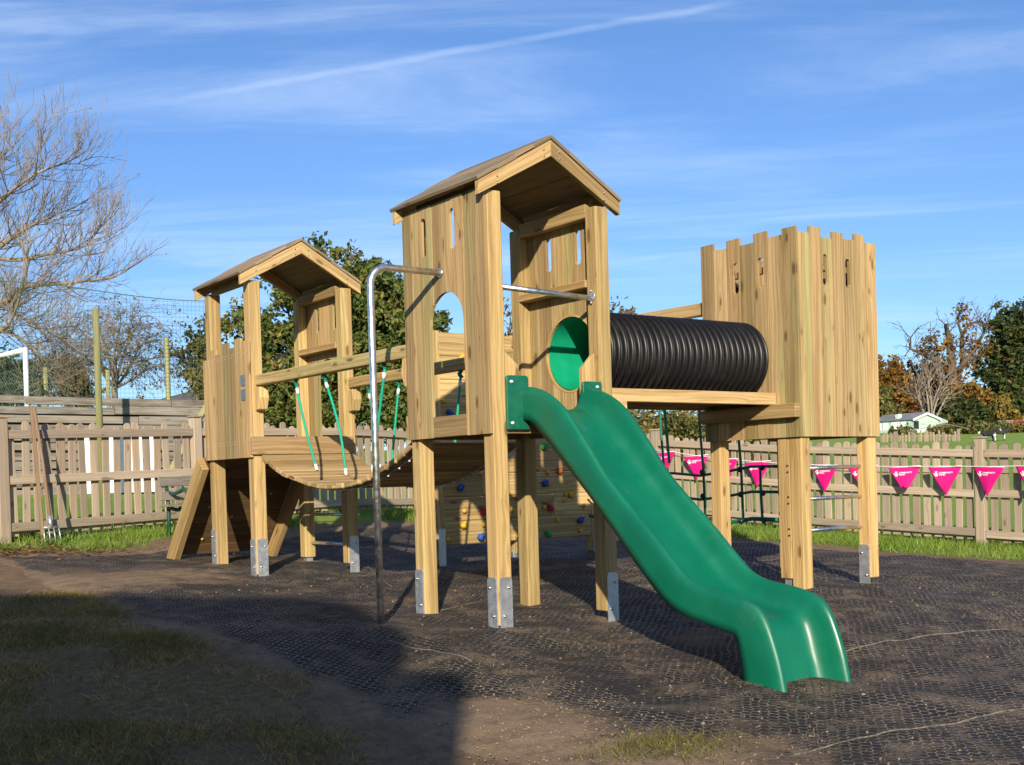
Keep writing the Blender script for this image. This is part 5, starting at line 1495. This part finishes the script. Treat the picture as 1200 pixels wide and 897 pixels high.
def leafy_tree(name, label, base, lobes, leaf_mat, nclus, nleaf, leaf, clus_r, bark_m, r0, seed, group=None, cat='tree', flat=.85, inner=.35, sparse=0):
    """lobes: list of (centre, (rx,ry,rz)); clusters sit through each lobe, denser to the outside."""
    rng = np.random.default_rng(seed)
    root = thing(name, label, cat, tuple(base), group)
    vol = np.array([l[1][0] * l[1][1] * l[1][2] for l in lobes]); vol = vol ** .75; pr = vol / vol.sum()
    cs = []
    while len(cs) < nclus:
        l = lobes[rng.choice(len(lobes), p=pr)]
        d = rng.normal(size=3); d /= np.linalg.norm(d); r = inner + (1 - inner) * rng.random() ** .6
        bump_ = 1 + .28 * noise.noise(Vector(d * 2.3 + np.array([seed, 0, 0])))
        c = np.array(l[0]) + d * r * bump_ * np.array(l[1])
        if c[2] < base[2] + .1: continue
        cs.append(c)
    cs = np.array(cs)
    tr = MB(seed)
    top = Vector(np.mean([l[0] for l in lobes], axis=0)); b = Vector(base)
    fork = b.lerp(top, .55)
    tp = grow(tr, b - Vector((0, 0, .2)), fork, r0, r0 * .62, rng, .03, 6, 9)
    hubs = []
    for l in lobes:
        c = Vector(l[0]); P_ = grow(tr, fork, c, r0 * .5, r0 * .16, rng, .07, 6, 6); hubs.append((c, P_))
    for c in cs[::max(1, len(cs) // 140)]:
        h = min(hubs, key=lambda q: (q[0] - Vector(c)).length); P_ = h[1]; st_ = P_[rng.integers(len(P_) // 2, len(P_))]
        grow(tr, st_, Vector(c), r0 * .11, r0 * .02 + .004, rng, .06, 4, 4)
    tr.build('trunk', bark_m, root)
    mb = MB(seed + 1)
    leaf_cloud(mb, cs, clus_r * rng.uniform(.6, 1.3, len(cs)), nleaf, leaf, rng, flat=flat)
    mb.build('crown', leaf_mat, root)
    return root
def lob(px, py, D, rx, ry, rz): # sizes in photo pixels at that depth; ry in metres of depth
    q = D / F_PX; p = at(px, py, D); return (tuple(p), (rx * q, ry, rz * q))
def gbase(px, D):
    p = at(px, PY, D); return (p.x, p.y, H(p.x, p.y))

# big dark green autumn tree behind the bridge
leafy_tree('broadleaf_tree', 'large dark green and yellowing broadleaf tree standing behind the slatted bridge', gbase(385, 25), [lob(395, 345, 25, 75, 1.4, 58), lob(330, 420, 24.5, 62, 1.3, 62), lob(455, 420, 24.5, 70, 1.4, 70), lob(395, 455, 24, 90, 1.4, 55), lob(440, 355, 25, 58, 1.2, 45), lob(478, 470, 24, 45, 1.1, 45), lob(318, 480, 24, 50, 1.2, 40), lob(500, 388, 24.5, 24, .7, 22), lob(292, 380, 25, 30, .7, 22), lob(350, 490, 23.6, 60, 1, 26), lob(420, 495, 23.6, 70, 1, 26), lob(480, 492, 23.6, 40, 1, 26)], M_LEAF_OAK, 820, 52000, .058, .30, M_BARK, .22, 11, 'trees beyond the fences', inner=.25)
# sparse tree behind the slide tower
leafy_tree('young_tree', 'thin tree with sparse orange brown leaves behind the tall gabled tower', gbase(640, 30), [lob(600, 410, 30, 30, 1, 55), lob(650, 400, 30, 50, 1, 65), lob(715, 385, 30, 32, 1, 45), lob(690, 440, 30, 60, 1, 60)], M_LEAF_SPARSE, 150, 3600, .07, .34, M_BARK, .11, 12, 'trees beyond the fences')
# grey green shrub left of the far tower
leafy_tree('small_tree', 'grey green small tree just left of the far gabled tower', gbase(232, 28), [lob(228, 430, 28, 22, .8, 42), lob(240, 405, 28, 20, .7, 35), lob(250, 455, 27, 26, .8, 35)], M_LEAF_HEDGE, 80, 2600, .06, .28, M_BARKG, .08, 13, 'trees beyond the fences')
# hedge behind the right fence
leafy_tree('hedge', 'tall olive green hedge row behind the fence seen under the tunnel', gbase(770, 24), [lob(x, 500 + (i % 2) * 3, 23 + .4 * (i % 3), 36, .9, 22 + (i % 3) * 3) for i, x in enumerate(range(560, 900, 34))] + [lob(x, 520, 22.8, 40, .8, 28) for x in range(560, 900, 40)], M_LEAF_HEDGE, 760, 26000, .052, .26, M_BARKG, .08, 14, None, 'hedge', inner=.2)
# autumn belt far right
TG = 'trees beyond the fences'
leafy_tree('autumn_tree', 'orange brown autumn tree directly right of the castle tower', gbase(1035, 128), [lob(1038, 452, 128, 26, 2.5, 34), lob(1022, 470, 128, 24, 2.5, 34), lob(1048, 480, 126, 20, 2, 26)], M_LEAF_ORANGE, 170, 5200, .26, .95, M_BARK, .35, 20, TG)
leafy_tree('autumn_tree', 'rust brown autumn tree behind the mint cabin chimney', gbase(1072, 134), [lob(1072, 450, 134, 30, 2.8, 32), lob(1060, 472, 132, 26, 2.6, 30), lob(1092, 462, 134, 20, 2.4, 30)], M_LEAF_RUST, 170, 5200, .25, .95, M_BARK, .35, 21, TG)
leafy_tree('yellow_bush', 'yellow green bush at the castle tower edge left of the cabin', gbase(1036, 118), [lob(1034, 490, 118, 22, 2, 22), lob(1028, 474, 119, 14, 2, 22)], M_LEAF_HEDGE, 80, 2600, .24, .8, M_BARK, .2, 22, TG, 'bush')
leafy_tree('evergreen_tree', 'huge dark green ivy clad tree at the right edge of the photo', gbase(1196, 132), [lob(1184, 385, 132, 24, 3, 34), lob(1180, 430, 132, 34, 3.5, 42), lob(1206, 420, 132, 34, 3.5, 52), lob(1172, 462, 130, 28, 3, 34), lob(1212, 372, 132, 26, 3, 26), lob(1200, 475, 130, 40, 3, 30), lob(1152, 440, 131, 12, 2, 18)], M_LEAF_IVY, 320, 11000, .29, 1.15, M_BARK, .6, 23, TG, inner=.2)
leafy_tree('evergreen_bush', 'rounded dark green bush to the right of the mint cabin', gbase(1124, 119), [lob(1118, 488, 119, 28, 2.5, 20), lob(1140, 490, 119, 24, 2.5, 19), lob(1108, 478, 120, 16, 2.2, 15)], M_LEAF_IVY, 130, 4400, .24, .8, M_BARK, .25, 24, TG, 'bush')
leafy_tree('yellow_bush', 'upright golden brown bush between the dark bush and the ivy clad tree', gbase(1166, 121), [lob(1166, 486, 121, 18, 2, 22), lob(1178, 494, 120, 14, 2, 16)], M_LEAF_YEL, 80, 2400, .22, .75, M_BARKG, .2, 25, TG, 'bush')
leafy_tree('autumn_bush', 'orange yellow bush at the foot of the dead oak', gbase(1128, 126), [lob(1130, 464, 126, 16, 2, 14), lob(1116, 460, 127, 12, 2, 12), lob(1145, 470, 126, 12, 2, 12)], M_LEAF_ORANGE, 60, 2000, .24, .8, M_BARK, .2, 26, TG, 'bush')
leafy_tree('red_bush', 'small bright orange red bush in front of the pink outbuilding', gbase(1192, 112), [lob(1192, 498, 112, 7, .8, 6)], M_LEAF_RED, 16, 500, .16, .35, M_BARKG, .06, 27, TG, 'bush')
leafy_tree('bramble_bank', 'low olive bramble bank running behind the rustic stake fence', gbase(1150, 104), [lob(x, 506, 104, 16, 1.5, 8) for x in (1108, 1130, 1152, 1172, 1196, 1216)] + [lob(1054, 507, 100, 9, 1.2, 4)], M_LEAF_HEDGE, 110, 3200, .2, .6, M_BARKG, .1, 28, TG, 'bush')
# tree line hidden mostly behind the equipment
leafy_tree('autumn_tree', 'brown green tree belt piece showing between the tunnel and castle tower', gbase(930, 120), [lob(930, 475, 120, 60, 3, 30), lob(860, 486, 120, 50, 3, 24)], M_LEAF_RUST, 120, 3600, .26, .95, M_BARK, .3, 29, TG)
# dark conifers and brown trees behind the goal
leafy_tree('evergreen_tree', 'dark green tree behind the football goal netting', gbase(20, 44), [lob(10, 448, 44, 36, 1.5, 30), lob(-20, 440, 44, 36, 1.5, 36)], M_LEAF_IVY, 120, 4200, .10, .45, M_BARK, .2, 30, TG)
leafy_tree('autumn_tree', 'orange brown hedge tree between the goal and the tallest netting post', gbase(75, 46), [lob(68, 446, 46, 34, 1.4, 28), lob(96, 460, 46, 24, 1.2, 20)], M_LEAF_SPARSE, 110, 3600, .10, .42, M_BARK, .15, 31, TG)

# ---------------------------------------------------------------- bare trees
def bare(mb, p, d, L, r, depth, rng, lim, droop=.0, upc=.12, split=(2, 4), ratio=.68, spread=.75, leaf=None, minr=.0035):
    n = 5; P_ = [Vector(p)]; d = Vector(d).normalized()
    for i in range(n):
        d = (d + Vector(rng.normal(size=3)) * .13 + Vector((0, 0, upc)) - Vector((0, 0, droop))).normalized(); P_.append(P_[-1] + d * (L / n))
    re = max(r * (.60 if depth else .35), minr)
    mb.tube(P_, [r + (re - r) * i / n for i in range(n + 1)], 7 if r > .06 else (4 if r > .015 else 3), cap=False)
    if depth == 0:
        if leaf is not None: leaf.append(P_[-1])
        return
    k_ = rng.integers(split[0], split[1] + 1)
    for i in range(k_):
        t = rng.uniform(.35, 1.0) if i else 1.0
        j = min(n, int(t * n)); st_ = P_[j]
        ax = Vector(rng.normal(size=3)); ax = (ax - d * ax.dot(d)).normalized()
        ang_ = spread * rng.uniform(.5, 1.2) if i else spread * .35
        nd_ = (d * math.cos(ang_) + ax * math.sin(ang_))
        bare(mb, st_, nd_, L * ratio * rng.uniform(.75, 1.2), re * rng.uniform(.75, 1.0), depth - 1, rng, lim, droop, upc, split, ratio, spread, leaf, minr)
# big leafless tree at the left edge
rng = np.random.default_rng(5)
b0 = gbase(-150, 23); BT = thing('bare_tree', 'large leafless tree reaching in from the left edge with fine pale twigs', 'tree', b0, 'trees beyond the fences')
mb = MB(500); q = 23 / F_PX
trunk = [Vector(b0) - wz * .2, at(-148, 520, 23), at(-140, 440, 23), at(-120, 390, 23), at(-95, 360, 23)]
mb.tube(trunk, [.30, .27, .24, .21, .18], 10, cap=False)
limbs = [([(-95, 360), (-40, 372), (0, 357), (30, 336), (75, 332), (120, 327)], .105, .018, 22.6), ([(-95, 360), (-50, 320), (-5, 292), (30, 268), (60, 255)], .10, .02, 23.4), ([(-120, 390), (-60, 392), (0, 388), (20, 358)], .08, .03, 22.2), ([(-95, 360), (-60, 290), (-40, 240), (-18, 205), (8, 178)], .10, .016, 23.6), ([(-60, 320), (-30, 270), (0, 235), (40, 205), (75, 192)], .065, .014, 22.6), ([(-40, 372), (0, 385), (25, 398), (50, 420), (62, 438)], .05, .012, 22.3), ([(-20, 300), (20, 305), (60, 297), (100, 288), (118, 262)], .05, .012, 23.2), ([(0, 357), (30, 375), (70, 395), (90, 410)], .045, .010, 22.0), ([(-95, 360), (-105, 280), (-95, 220), (-75, 180)], .10, .02, 24)]
tips = []
for pts, r0_, r1_, D in limbs:
    P_ = [at(x, y, D + .25 * math.sin(i * 1.7)) for i, (x, y) in enumerate(pts)]
    dense_ = []
    for i in range(len(P_) - 1):
        pp = [P_[max(i - 1, 0)], P_[i], P_[i + 1], P_[min(i + 2, len(P_) - 1)]]
        for j in range(4): dense_.append(Vector(cr(*[np.array(v) for v in pp], j / 4)))
    dense_.append(P_[-1]); nD = len(dense_)
    rad = [r0_ + (r1_ - r0_) * i / (nD - 1) for i in range(nD)]
    mb.tube(dense_, rad, 7, cap=False)
    for i in range(2, nD, 1):
        for _ in range(2 if i < nD * .5 else 3):
            d = (dense_[i] - dense_[i - 1]).normalized(); ax = Vector(rng.normal(size=3)); ax = (ax - d * ax.dot(d)).normalized()
            a_ = rng.uniform(.5, 1.1); nd_ = d * math.cos(a_) + ax * math.sin(a_)
            bare(mb, dense_[i], nd_, rng.uniform(.45, .95), min(rad[i] * .5, .013), 2, rng, None, .0, .10, (2, 5), .68, .62, tips, .0036)
    bare(mb, dense_[-1], dense_[-1] - dense_[-2], .8, r1_, 2, rng, None, 0, .06, (3, 4), .7, .6, tips, .0042)
mb.build('branches', M_BARKP, BT)
mb = MB(501); leaf_cloud(mb, [tuple(t) for t in tips[::14]], [.05] * len(tips[::14]), len(tips) // 14, .020, rng); mb.build('last_leaves', M_LEAF_SPARSE, BT)
# finely twigged tree behind the netting
b0 = gbase(140, 36); T2 = thing('twiggy_tree', 'round crowned finely twigged tree behind the tall green netting', 'tree', b0, 'trees beyond the fences')
mb = MB(502); tips = []
top = at(134, 455, 36); mb.tube([Vector(b0) - wz * .2, Vector(b0).lerp(top, .5), top], [.13, .11, .10], 8, cap=False)
for i in range(11):
    tx, ty_ = [(70, 400), (90, 378), (115, 368), (140, 366), (165, 372), (185, 392), (200, 415), (80, 420), (195, 430), (150, 390), (110, 400)][i]
    e_ = at(tx, ty_, 36 + rng.uniform(-1, 1)); P_ = grow(mb, top, e_, .055, .014, rng, .06, 7, 5)
    for j in range(2, 8):
        for _ in range(4):
            d = (P_[j] - P_[j - 1]).normalized(); ax = Vector(rng.normal(size=3)); ax = (ax - d * ax.dot(d)).normalized(); a_ = rng.uniform(.5, 1.2)
            bare(mb, P_[j], d * math.cos(a_) + ax * math.sin(a_), rng.uniform(.35, .7), .010, 2, rng, None, .10, .0, (2, 3), .72, .7, tips, .0055)
mb.build('branches', M_BARKG, T2)
mb = MB(503); leaf_cloud(mb, [tuple(t) for t in tips], [.10] * len(tips), int(len(tips) * 1.6), .045, rng); mb.build('crown', M_LEAF_SPARSE, T2)
# dead oak on the right skyline
b0 = gbase(1117, 128); DO = thing('dead_oak', 'half dead stag-headed oak with bare limbs against the sky on the right', 'tree', b0, 'trees beyond the fences')
mb = MB(504); tips = []
for pts, r0_, r1_ in (([(1118, 508), (1118, 475), (1116, 440), (1114, 415), (1111, 392), (1108, 381)], .95, .25), ([(1118, 470), (1120, 440), (1130, 425), (1142, 410), (1152, 392), (1156, 380)], .5, .12), ([(1116, 442), (1105, 428), (1092, 420), (1078, 414), (1067, 409), (1067, 396)], .45, .10), ([(1128, 428), (1127, 405), (1128, 390), (1136, 380), (1148, 376)], .40, .10), ([(1128, 395), (1123, 380), (1124, 368)], .22, .07), ([(1100, 424), (1098, 405), (1090, 396)], .25, .08), ([(1143, 408), (1160, 398), (1158, 385)], .2, .07), ([(1117, 450), (1098, 446), (1088, 436)], .25, .07)):
    P_ = [at(x, y, 128 + math.sin(i * 2.1) * .6) for i, (x, y) in enumerate(pts)]; nD = len(P_)
    if pts[0][1] > 500: P_[0] = Vector(b0) - wz * .3
    mb.tube(P_, [r0_ * .8 + (r1_ - r0_) * .8 * i / (nD - 1) for i in range(nD)], 7, cap=False)
    for i in range(2, nD):
        for _ in range(3):
            d = (P_[i] - P_[i - 1]).normalized(); ax = Vector(rng.normal(size=3)); ax = (ax - d * ax.dot(d)).normalized(); a_ = rng.uniform(.5, 1.1)
            bare(mb, P_[i], d * math.cos(a_) + ax * math.sin(a_), rng.uniform(.7, 1.6), .06, 2, rng, None, 0, .0, (2, 3), .68, .7, tips, .022)
mb.build('branches', M_BARK, DO)
mb = MB(505); cs_ = [at(x, y, 128) for x, y in ((1088, 405), (1094, 398), (1082, 412), (1100, 410), (1090, 418), (1104, 425), (1115, 400), (1117, 420), (1113, 440), (1120, 450), (1130, 372), (1126, 365), (1136, 405), (1142, 420), (1150, 405), (1134, 430), (1124, 440), (1108, 446), (1100, 436), (1133, 395))]
leaf_cloud(mb, [tuple(c) for c in cs_], [1.2] * len(cs_), 1900, .19, rng); mb.build('ivy_and_leaves', M_LEAF_ORANGE, DO)
# bare bush tree in front of the cabin's wood
b0 = gbase(1092, 116); BB = thing('bare_tree', 'pale leafless fan shaped tree rising just behind the mint cabin', 'tree', b0, 'trees beyond the fences')
mb = MB(506); tips = []
for i in range(11):
    a_ = (i - 5) / 5; e_ = at(1091 + 24 * a_, 436 + 24 * a_ * a_, 116 + rng.uniform(-1.5, 1.5)); P_ = grow(mb, Vector(b0), e_, .13, .03, rng, .04, 6, 5)
    for j in range(2, 7):
        for _ in range(2):
            d = (P_[j] - P_[j - 1]).normalized(); ax = Vector(rng.normal(size=3)); ax = (ax - d * ax.dot(d)).normalized()
            bare(mb, P_[j], d * .8 + ax * .6, rng.uniform(.8, 1.4), .04, 1, rng, None, 0, .05, (2, 3), .7, .6, tips, .018)
mb.build('branches', M_BARKP, BB)

# ================================================================== GRASS, LITTER, STRAW
def blades(name, label, n, region, mat, hgt, wid, seed, lean=.5, dens=None, onmat=False):
    rng = np.random.default_rng(seed); xs = []; ys = []
    while sum(len(a) for a in xs) < n:
        x, y = region(rng, 6000); 
        if dens is not None:
            kq = rng.random(len(x)) < dens(x, y); x, y = x[kq], y[kq]
        xs.append(x); ys.append(y)
    x = np.concatenate(xs)[:n]; y = np.concatenate(ys)[:n]
    z = np.concatenate([hts(x[i:i + 20000], y[i:i + 20000]) for i in range(0, n, 20000)]); 
    nearq = (np.abs(x) < 12) & (np.abs(y) < 12); z[nearq] += bumpz(x[nearq], y[nearq])
    if onmat: z += mat_lift(x, y) + .006
    hh = hgt * rng.uniform(.45, 1.25, n); a = rng.uniform(0, 2 * np.pi, n); ln = lean * rng.normal(size=(n, 2)) * hh[:, None]
    dx, dy = np.cos(a) * wid / 2, np.sin(a) * wid / 2
    p = np.stack([x, y, z - .004], 1); o = np.zeros((n, 4, 3))
    o[:, 0] = p - np.stack([dx, dy, 0 * dx], 1); o[:, 1] = p + np.stack([dx, dy, 0 * dx], 1)
    mid = p + np.stack([ln[:, 0], ln[:, 1], hh], 1)
    o[:, 2] = mid + np.stack([dx, dy, 0 * dx], 1) * .15; o[:, 3] = mid - np.stack([dx, dy, 0 * dx], 1) * .15
    t = np.zeros((n, 4)); cl = pnoise(x, y, 2.2, seed) * .5 + .5
    t[:, 0] = np.clip(cl * .7 + rng.random(n) * .45 - .1, 0, 1); t[:, 1] = rng.random(n); t[:, 3] = 1
    mb = MB(seed); mb.quads(o, t); ob = mb.build(name, mat); tag(ob, label, None, None, 'stuff'); return ob
def reg_left(rng, m):
    s = rng.uniform(-1.5, tL + .2, m); q = rng.uniform(-.95, .7, m); n_ = Vector((-LFD.y, LFD.x, 0))
    return LF0.x + LFD.x * s + n_.x * q, LF0.y + LFD.y * s + n_.y * q
def reg_right(rng, m):
    s = rng.uniform(-2.5, tR + .2, m); q = rng.uniform(-1.75, 1.2, m); n_ = Vector((RFD.y, -RFD.x, 0))
    return RF0.x + RFD.x * s + n_.x * q, RF0.y + RFD.y * s + n_.y * q
blades('fence_grass', 'bright green tufted grass along the foot of the left fence', 11000, reg_left, M_GRASS, .085, .010, 601, .45, lambda x, y: np.clip(grass_mask(x, y), 0, 1) * sst(pnoise(x, y, 1.5, 9), -.4, .3))
blades('fence_grass', 'bright green grass strip along the foot of the right fence', 22000, reg_right, M_GRASS, .075, .010, 602, .45, lambda x, y: np.clip(grass_mask(x, y), 0, 1) * (.35 + .65 * sst(pnoise(x, y, 1.2, 9), -.3, .3)))
def reg_front(rng, m): return rng.uniform(-4.2, -1.2, m), rng.uniform(-3.6, 3.2, m)
blades('trampled_grass', 'sparse trampled grass in the shade at the front left', 80000, reg_front, M_GRASSD, .028, .0058, 603, 1.0, lambda x, y: np.clip(grass_mask(x, y), 0, 1) * (.12 + .88 * sst(pnoise(x, y, 2.4, 19) + pnoise(x, y, .9, 4) * .5, -.3, .5)))
def reg_tuft(rng, m): return rng.normal(-.87, .17, m), rng.normal(-2.2, .10, m)
blades('trampled_grass', 'small patch of grass at the bottom edge on bare soil', 1300, reg_tuft, M_LEAF_HEDGE, .022, .0045, 604, .9, None, True)
def reg_mat(rng, m): return rng.uniform(-1.8, 4.5, m), rng.uniform(-3.8, 3, m)
def straw_mask(x, y): return sst(pnoise(x, y, .8, 61) + pnoise(x, y, 3, 62) * .4, -.05, .6)
blades('straw_litter', 'dry straw and grass clippings scattered over the matting', 15000, reg_mat, M_STRAW, .008, .0030, 605, 1.8, straw_mask, True)
# fallen leaves by the left fence post
rng = np.random.default_rng(9); n = 900
x = np.concatenate([rng.normal(-1.35, .55, 700), rng.uniform(-3.5, 3, 200)]); y = np.concatenate([rng.normal(5.55, .28, 700), rng.uniform(-3, 5, 200)])
z = hts(x, y) + bumpz(x, y) + mat_lift(x, y) + .004
a = rng.uniform(0, 6.28, n); s = rng.uniform(.018, .038, n); s[700:] *= .6; V = np.zeros((n, 4, 3)); tl = rng.normal(size=(n, 2)) * .35
for i, (u_, v_) in enumerate(((-1, 0), (0, -.6), (1, 0), (0, .6))):
    X_ = (u_ * np.cos(a) - v_ * np.sin(a)) * s; Y_ = (u_ * np.sin(a) + v_ * np.cos(a)) * s
    V[:, i] = np.stack([x + X_, y + Y_, z + np.abs(X_ * tl[:, 0] + Y_ * tl[:, 1])], 1)
t = np.zeros((n, 4)); t[:, 0] = rng.random(n); t[:, 1] = rng.random(n); t[:, 3] = 1
mb = MB(606); mb.quads(V, t); tag(mb.build('fallen_leaves', M_DEADLEAF), 'brown fallen leaves lying on the soil mostly by the left fence', None, None, 'stuff')
# small stones
mb = MB(607); rs = random.Random(4)
for i in range(1500):
    x, y = rs.uniform(-2, 4), rs.uniform(-3.4, 3); r = rs.uniform(.003, .007) if i % 12 else rs.uniform(.006, .012)
    if i % 2: x, y = rs.gauss(-1.1, .5), rs.gauss(-1.9, .6)
    mb.blob((x, y, gmat(x, y) + r * .2), (r, r * rs.uniform(.6, 1), r * .6), 6, 4, jit=.2)
tag(mb.build('gravel', simple('pale_stones', (.20, .145, .10), .9, 0, .5, 60)), 'small pale stones scattered over the soil and matting', None, None, 'stuff')

# ================================================================== unseen building behind the camera, shaped from the edge of its shade
S2 = Vector((.6, .8, 0)); tan_el = math.tan(SUN_EL)
P1, P2, P3 = Vector((-1.80, 3.3, .2)), Vector((-.13, 1.55, .10)), Vector((-.57, .0, .02))
ridge_d = (P1 - P2); ridge_d.z = 0; ridge_d.normalize()
E3 = P3 - S2 * 11.5; zE = P3.z + 11.5 * tan_el
t2 = (P2 - E3).dot(ridge_d) / S2.dot(ridge_d)
R2 = P2 - S2 * t2; zR = P2.z + t2 * tan_el
gd = (E3 - R2); gd.z = 0; halfw = gd.length; gd.normalize()
OTH = R2 - gd * halfw; LEN = 16
bh = thing('unseen_building', 'brick gabled building out of frame behind the camera shaped to throw the front left shade', 'building', (R2.x, R2.y, H(R2.x, R2.y)))
gz_ = -1.0
V = []
for base_ in (Vector((0, 0, 0)), ridge_d * LEN):
    for p, z in ((E3, gz_), (E3, zE - .12), (R2, zR - .12), (OTH, zE - .12), (OTH, gz_)): V.append(Vector((p.x + base_.x, p.y + base_.y, z)))
mb = MB(700); mb.raw(V, [(0, 1, 2, 3, 4), (5, 6, 7, 8, 9), (0, 1, 6, 5), (4, 3, 8, 9)], smooth=False); mb.build('wall', M_BRICKF, bh)
mb = MB(701)
for p in (E3, OTH):
    a1, b1 = Vector((R2.x, R2.y, zR)), Vector((p.x, p.y, zE)); mb.raw([a1, b1, b1 + ridge_d * LEN, a1 + ridge_d * LEN] + [q - wz * .1 for q in (a1, b1, b1 + ridge_d * LEN, a1 + ridge_d * LEN)], [(0, 1, 2, 3), (4, 5, 6, 7), (0, 1, 5, 4), (1, 2, 6, 5), (2, 3, 7, 6), (3, 0, 4, 7)], smooth=False)
mb.build('roof', M_TILE, bh)
Q = Vector((-.72, -.75, -.08)); tq = 10.5; QA = Q - S2 * tq; zQ = Q.z + tq * tan_el
mb = MB(702); m_ = Matrix((ridge_d, Vector((-ridge_d.y, ridge_d.x, 0)), wz)).transposed()
yv = Vector((-ridge_d.y, ridge_d.x, 0)); yv = yv if yv.dot(S2) < 0 else -yv
mb.obox(QA + ridge_d * 2 + yv * 1.5 + wz * ((zQ - 1) / 2 - QA.z), (4, 3, zQ + 1), m_, 0); mb.build('shade_block', M_BRICKF, bh)  # unseen block added to push the shade's right edge outward
